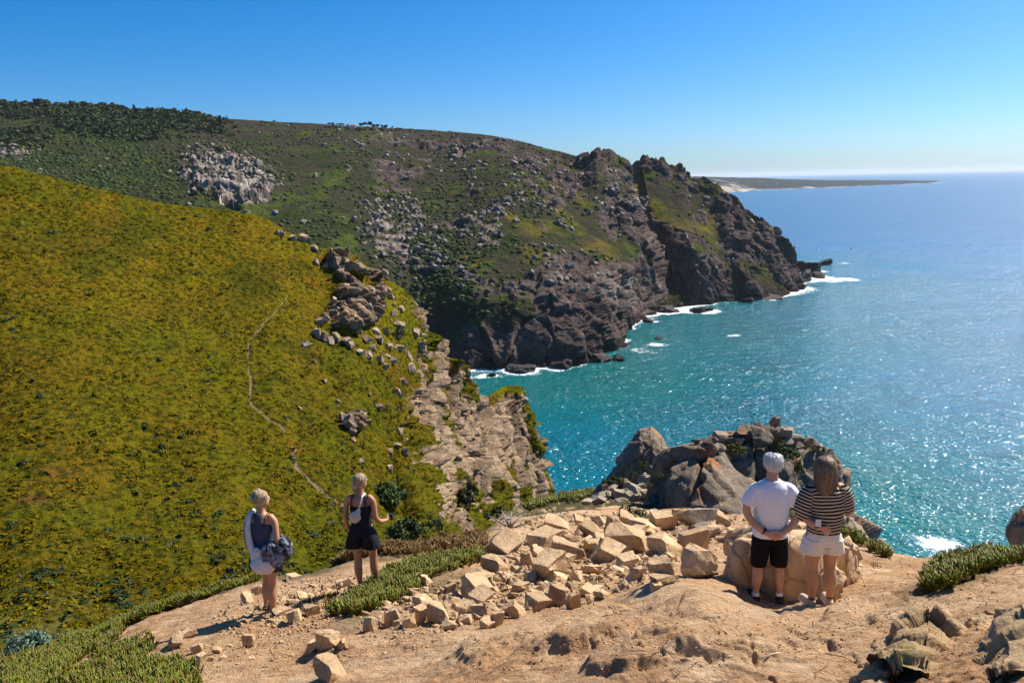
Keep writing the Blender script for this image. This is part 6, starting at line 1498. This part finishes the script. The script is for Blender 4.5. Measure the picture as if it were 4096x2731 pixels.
# ================================================================ far coast, ridge house, trees, vessels
def far_coast():
    tops = [(690,176),(698,176.3),(715,176.4),(730,177.2),(754,177.6),(775,178.4),(794,179.2),(833,179.8),(870,179.9),(900,180.0),(921,180.3),(936,180.4),(945,181.3),(952,181.9)]
    bots = [(690,196),(712,194.5),(722,193),(736,191.7),(761,189.4),(785,188.7),(801,188.1),(833,186.9),(860,185.7),(885,184.6),(905,183.9),(925,183.0),(943,182.1),(952,182.0)]
    C = []
    for (x, y), (bx, by) in zip(tops, bots):
        db = sea_d(bx, by); C.append([(x, y, db*1.22), (x*.6+bx*.4, y*.62+by*.38, db*1.10), (x*.25+bx*.75, y*.25+by*.75, db*1.02), (bx, by, db)])
    nu, nv = 260, 24
    Wd, G = loft(C, nu, nv)
    Wd[..., 2] += fbm(Wd/260., 4, .6, 5.)*7*sstep(0, 30, Wd[..., 2])
    px, py = G[..., 0], G[..., 1]
    v = np.linspace(0, 1, nv)[None, :]
    sand = np.clip(blob(px, py, 722, 190, 22, 5, -8)+blob(px, py, 808, 187.4, 8, 1.3)+blob(px, py, 745, 190, 12, 2, -8), 0, 1)*sstep(-.3, .1, fbm(Wd/200., 3))
    town = np.clip(blob(px, py, 722, 184, 26, 6), 0, 1)*sstep(.05, .3, fbm(Wd/90., 3, .6, 9.))
    col = np.zeros(Wd.shape)+np.array([.012, .018, .015]); col = col*(1-sand[..., None])+np.array([.34, .28, .22])*sand[..., None]; col = col*(1-.6*town[..., None])+np.array([.40, .32, .27])*.6*town[..., None]
    col = np.where((v > .8)[..., None] & (sand < .3)[..., None], np.array([.05, .045, .04]), col)
    b = Wd[:, 0]+np.array([0, 500, 0]); b[:, 2] = -5
    full = np.concatenate([b[:, None], Wd, (Wd[:, -1]+np.array([0, -8, -8]))[:, None]], 1); col = np.concatenate([col[:, :1], col, col[:, -1:]], 1)
    m = NT('far_coast', .95); m.spec(.05); m.col(m.attr('col', 'Color'))
    tag(ob('far_coast', mesh_from('far_coast', full, grid_faces(nu, nv+2), True, {'col': col.reshape(-1, 3)}), m.m), kind='structure')
    m2 = NT('surf', .8); n = m2.noise(.01, 4, .6); m2.col((.85, .88, .9))
    # surf line along the shore: separate runs of white water
    e = Wd[:, -1]; i = 0
    V, F = [], []
    while i < nu-6:
        L_ = random.randint(4, 14)
        if random.random() < .72 and px[i, -1] > 735:
            k = range(i, min(nu, i+L_)); o = len(V)
            for j in k: w_ = 14+random.uniform(0, 16); V += [tuple(e[j]*[1, 1, 0]+[0, 3, .25]), tuple(e[j]*[1, 1, 0]+[0, -w_*2.6, .25])]
            for j in range(len(k)-1): F.append((o+2*j, o+2*j+1, o+2*j+3, o+2*j+2))
        i += L_
    tag(ob('surf', mesh_from('surf', V, F, False), m2.m), kind='stuff')
    kdt = BVHTree.FromPolygons(full.reshape(-1, 3).tolist(), grid_faces(nu, nv+2).tolist())
    M_w = plain('whitewash', (.80, .78, .74), .8); M_t = plain('terracotta', (.45, .18, .10), .8)
    for k in range(16):
        x, y = random.uniform(700, 742) if k < 12 else random.uniform(745, 790), random.uniform(181.5, 188)
        h = kdt.ray_cast(Vector((0, 0, CAMH)), raydir(x, y))[0]
        if h is None: continue
        s = random.uniform(9, 17); e_ = empty('house', h, 'tiny white house on the far low coast', 'house', 'white houses on the far coast', rz=random.uniform(-.5, .5))
        house_parts(e_, s*1.4, s, s*.55, M_w, M_t)
def box(x0, x1, y0, y1, z0, z1):
    V = [(x, y, z) for x in (x0, x1) for y in (y0, y1) for z in (z0, z1)]
    return V, [(0, 1, 3, 2), (4, 6, 7, 5), (0, 4, 5, 1), (2, 3, 7, 6), (0, 2, 6, 4), (1, 5, 7, 3)]
def house_parts(e, w, d, h, mw, mr, full=False):
    v, f = box(-w/2, w/2, -d/2, d/2, -h*.8, h); ob('wall', mesh_from('wall', v, f, False), mw, e)
    o = w*.04; V = [(-w/2-o, -d/2-o, h+.02*h), (w/2+o, -d/2-o, h+.02*h), (w/2+o, d/2+o, h+.02*h), (-w/2-o, d/2+o, h+.02*h), (-w/2-o, 0, h*1.75), (w/2+o, 0, h*1.75)]
    r = ob('roof', mesh_from('roof', V, [(0, 1, 5, 4), (2, 3, 4, 5), (0, 4, 3), (1, 2, 5), (0, 3, 2, 1)], False), mr, e)
    if full:
        v, f = box(-w*.44, -w*.38, -d*.08, d*.08, h*1.3, h*2.0); ob('chimney', mesh_from('chimney', v, f, False), mw, r)
        md = plain('dark_glass', (.03, .035, .05), .2)
        for x0 in (-.30, .22): v, f = box(w*x0, w*(x0+.12), -d/2-.04, -d/2+.02, h*.35, h*.72); ob('window', mesh_from('window', v, f, False), md, e)
        v, f = box(-w*.05, w*.05, -d/2-.04, -d/2+.02, -.1*h, h*.66); ob('door', mesh_from('door', v, f, False), md, e)
far_coast()
FS = FW[::4, ::4]; far_bvh = BVHTree.FromPolygons(FS.reshape(-1, 3).tolist(), grid_faces(*FS.shape[:2]).tolist())
def ridge(px, dy=0.0):
    """point on the far crest under picture column px"""
    i = np.argmin(np.abs(FG[:, 0, 0]-px)); return FW[i, 3+int(dy)].copy()
p = ridge(352); e = empty('ridge_house', Vector(p)+Vector((0, -2, 0)), 'small white house with a red roof on the skyline of the far ridge', 'house', rz=.15)
house_parts(e, 7.4, 5.5, 2.5, plain('white_render', (.80, .78, .76), .8), plain('red_roof_tiles', (.50, .20, .14), .85, 3), True)
def tree(p, w, h, label, group=None, mat=None, lean=0.0, n=260):
    e = empty('tree', p, label, 'tree', group)
    v, f = leaves(n, (w/2, w/2, h*.36), max(w, h)*.07, up=.3); v = v+np.array([lean, 0, h*.42]); ob('crown', mesh_from('crown', v, f, False), mat or M_scrub, e)
    v, f = tube([(0, 0, -.5), (lean*.4, 0, h*.3), (lean, 0, h*.62)], [.05*h, .035*h, .02*h], 6); ob('trunk', mesh_from('trunk', v, f), M_wood, e)
for x, w, h, lean, lab in [(331,9,5,0,'low dark tree leftmost of those near the ridge house'),(337,5,4.5,0,'small round tree two places left of the ridge house'),(342.5,8,6,-1.2,'wind-bent tree left of the ridge house'),(346.5,4,5,.8,'narrow tree touching the left side of the ridge house'),(361,8,6,0,'small dark tree just right of the ridge house'),(368,16,8.5,0,'broadest dark tree on the skyline right of the ridge house'),(377,12,7,0,'second broad tree right of the ridge house'),(384,12,6,0,'third tree of the row right of the ridge house'),(391,5,5,1.5,'thin leaning tree at the end of the row by the ridge house'),(398,8,3.4,0,'low bush-like tree beyond the row on the ridge'),(410,6,2.6,0,'tiny rounded tree on the bare ridge'),(275,5,4.5,0,'lone small tree on the skyline above the bare brown ridge'),(262,6,2.5,0,'low dark bush-like tree on the skyline left of the lone small tree'),(288,4,2,0,'tiny low tree on the skyline right of the lone small tree'),(530,4,2.2,0,'tiny sparse tree on the ridge before the jagged rocks'),(540,5,2,0,'second tiny tree on the ridge before the jagged rocks')]:
    q = ridge(x); tree(Vector(q)+Vector((0, -1, -.3)), w*1.25, h*1.25, lab, 'trees on the far ridge', lean=lean)
for x, w, h, lab in [(4,14,9,'first dark pine crown at the left edge of the skyline wood'),(40,26,13,'big round-topped pine standing above the skyline wood'),(60,12,9,'smaller pine right of the big round-topped one'),(75,14,8,'pine in the skyline wood above the pale meadow strip'),(100,12,8,'pine near the middle of the skyline wood'),(122,14,9,'dark pine right of the middle of the skyline wood'),(148,12,7,'low pine toward the right of the skyline wood'),(172,10,6,'small pine near the right end of the skyline wood'),(196,9,5,'last small pine at the right end of the skyline wood')]:
    q = ridge(x); tree(Vector(q)+Vector((0, -2, -1)), w, h, lab, 'pines of the skyline wood', n=420)
# white van on the ridge
q = ridge(422); e = empty('parked_van', Vector(q)+Vector((0, 0, .2)), 'white vehicle parked on the bare far ridge', 'van', rz=.3)
v, f = box(-2.3, 2.3, -.95, .95, .35, 1.15); v2, f2 = box(-1.7, 2.2, -.9, .9, 1.14, 2.0); ob('body', mesh_from('body', *join([(v, f), (v2, f2)]), False), plain('white_paint', (.85, .85, .85), .3), e)
for x in (-1.5, 1.5):
    for y in (-.98, .98): v, f = limb([(x, y-.1, .34, .33), (x, y+.1, .34, .33)], caps=False); ob('wheel', mesh_from('wheel', v, f), M_phone, e)
def boat(px, py, L_, label, mat, name='boat'):
    d = sea_d(px, py); q = P(px, py, d); e = empty(name, Vector(q)+Vector((0, 0, 0)), label, 'boat' if name == 'boat' else 'ship', rz=.25)
    V = []; S_ = [(-.5, .16), (-.3, .20), (.0, .21), (.3, .16), (.5, .01)]
    for x, w in S_:
        for s in (-1, 1): V += [(x*L_, s*w*L_*.9, .17*L_), (x*L_*.94, s*w*L_*.5, -.03*L_)]
    F = []
    for i in range(4): a = i*4; F += [(a, a+4, a+5, a+1), (a+2, a+3, a+7, a+6), (a, a+2, a+6, a+4), (a+1, a+5, a+7, a+3)]
    F += [(0, 1, 3, 2), (16, 18, 19, 17)]; ob('hull', mesh_from('hull', V, F, False), mat, e)
    v, f = box(-.28*L_, .02*L_, -.1*L_, .1*L_, .171*L_, .34*L_); ob('cabin', mesh_from('cabin', v, f, False), M_white if name == 'ship' else mat, e)
    if name == 'ship': v, f = tube([(-.1*L_, 0, .3*L_), (-.1*L_, 0, .55*L_)], [.012*L_, .008*L_]); ob('mast', mesh_from('mast', v, f), mat, e)
boat(851, 248.5, 4.5, 'tiny dark boat alone on the open water right of the headland', plain('dark_hull', (.02, .02, .03), .5))
boat(765, 176.6, 170, 'faint ship on the horizon above the far coast', plain('grey_hull', (.10, .11, .13), .6), 'ship')
build_sea([FW.reshape(-1,3), GW.reshape(-1,3)]+sea_pts)
haze_box()
# ---------------------------------------------------------------- labels of the many rocks: by size, shape and what they lie beside
LM = {'near': [(340,610,'lower tip of the long succulent patch'),(275,612,'feet of the woman with the jacket'),(364,586,'feet of the woman with the belt bag'),(420,572,'middle of the long succulent patch'),(477,583,'domed brown slabs'),(437,614,'fractured grey-tan block'),(514,609,'square brown block'),(573,598,'bright-sided upright slab'),(549,567,'large brown wedge'),(504,545,'hollowed brown boulder'),(627,540,'broad flat-topped boulder'),(663,569,'upright split boulder'),(662,521,'tall sunlit boulder'),(694,519,'layered grey-brown boulder'),(622,528,'large green bush'),(326,671,'pointed boulder at the bottom'),(327,639,'leaning pale slab'),(150,650,'corner succulents'),(702,564,'big split tan boulder'),(737,575,'ledge block by the man'),(392,616,'leaning pale block'),(595,575,'low slab amid the rubble')],
 'out': [(774,422,'horn-shaped rock on the outcrop'),(738,450,'round olive cushion of the outcrop'),(782,431,'long capping boulder'),(690,449,'lone round boulder on the crest'),(724,460,'hanging olive cushion'),(790,455,'broad green mat'),(761,438,'largest crest boulder'),(664,458,'smooth shoulder boulder'),(809,441,'perched boulder'),(618,482,'shrubs at the foot of the spire'),(646,486,'bright cushion below the sheer face'),(609,532,'large green bush'),(660,503,'big dark boulder by the bush'),(588,494,'yellow-green ridge cushion')],
 'spur': [(336,262,'top of the hill crag'),(409,367,'rust-topped boulder'),(347,422,'biggest dark boulder of the slope'),(389,468,'white stone of the slope'),(398,333,'trailing shrub of the spur'),(340,318,'slabby hill crag'),(249,350,'bend of the hill path'),(259,212,'crest bush of the hill'),(405,300,'shoulder of the spur'),(372,350,'grassy shelf')],
 'far': [(208,172,'pale crag of the upper far slope'),(250,178,'right end of the pale crag'),(445,283,'ochre meadow'),(480,232,'middle scree'),(395,225,'upper scree'),(352,126,'ridge house'),(653,158,'jagged summit'),(597,152,'knobbly summit'),(690,250,'shaded gully'),(640,260,'sunlit rib'),(795,270,'headland point'),(150,118,'skyline wood'),(500,335,'dark near sea cliff'),(560,330,'bulging cliff'),(545,240,'ochre bands'),(12,152,'outcrop at the left edge'),(500,180,'upper brown slope'),(560,200,'brow of the headland')]}
ZONE = {'rocks of the heap below the spire': 'out', 'boulders on the outcrop': 'out', 'stones on the hill crest': 'spur', 'boulders below the crag': 'spur', 'boulders on the spur shelf': 'spur', 'loose stones on the green slope': 'spur', 'small dark bushes on the green hill': 'hill',
 'boulders on the far scree': 'far', 'boulders by the upper crag': 'far', 'boulders on the headland brow': 'far', 'boulders in the far scrub': 'far', 'small stones of the lower rubble': 'near', 'small stones among the boulders': 'near', 'small stones on the path': 'near', 'small stones on the lower path': 'near', 'broken stones below the outcrop': 'near', 'small stones by the succulents': 'near', 'stray stones below the block row': 'near', 'white houses on the far coast': 'coast'}
LM['hill'] = [(215,559,'broad dark bush'),(117,592,'largest dark bush'),(224,334,'single round bush'),(60,480,'purple-brown patch at the left edge'),(330,500,'lower end of the hill path'),(22,653,'silvery corner bush'),(267,560,'woman with the jacket')]
LM['coast'] = [(722,190,'far beach'),(745,184,'wooded part of the far coast'),(785,184,'middle of the far coast'),(702,180,'landward end of the far coast')]
from collections import Counter
cnt = Counter(o.get('label') for o in S.objects if o.parent is None and o.get('label'))
for o in S.objects:
    if o.parent is not None or not o.get('label') or cnt[o['label']] < 2 or o.get('group') not in ZONE: continue
    x, y = to_px(o.location); z = ZONE[o['group']]
    a = min(LM[z], key=lambda t: (t[0]-x)**2+((t[1]-y)*1.2)**2); dx, dy = x-a[0], y-a[1]; r = math.hypot(dx, dy)
    near = {'near': 12, 'out': 9, 'spur': 10, 'far': 16, 'hill': 24, 'coast': 6}[z]
    v = 'above' if dy < -abs(dx)*.45 else 'below' if dy > abs(dx)*.45 else ''; h = 'left of' if dx < -abs(dy)*.45 else 'right of' if dx > abs(dy)*.45 else ''
    rel = (v+' and '+h) if v and h else v or h
    rel = ('just ' if r < near else 'well ' if r > near*2.6 else '')+rel
    if o.type == 'MESH':
        w = o.scale[0]*FPX/max(o.location[1], 1); fl = o.scale[2]/max(o.scale[0], 1e-3)
        q = {'near': (5, 8.5), 'out': (8, 12), 'spur': (7, 10), 'far': (3, 4.6)}[z]
        size = 'small' if w < q[0] else 'mid-sized' if w < q[1] else 'large'
        shp = 'flat' if fl < .45 else 'low' if fl < .62 else 'blocky' if fl < .85 else 'tall'
        tone = {'near': 'tan', 'out': 'grey', 'spur': 'grey', 'far': 'grey'}[z]
        o['label'] = f"{size} {shp} {tone} {'stone' if z == 'near' else 'boulder'} {rel} the {a[2]}"
    else:
        sz = max(o.children[0].dimensions)*FPX/max(o.location[1], 1)
        size = 'small' if sz < 8 else 'mid-sized'
        o['label'] = f"{size} dark bush on the hill, {rel} the {a[2]}" if z == 'hill' else f"tiny white house {rel} the {a[2]}"

    w = o['label'].split()
    if len(w) > 16: w = [q for q in w if q not in ('just', 'well')]
    if len(w) > 16: w = [q for q in w if q not in ('tan', 'grey')]
    if len(w) > 16: w = w[1:]
    o['label'] = ' '.join(w)

first = {}
for o in S.objects:
    if o.parent is None and o.get('label'):
        k = o['label']
        if k in first:
            g = first[k].get('group') or o.get('group') or 'loose rocks'; o['group'] = g; first[k]['group'] = g
        else: first[k] = o
        if len(k.split()) > 16: print('LONG', o.name, k)
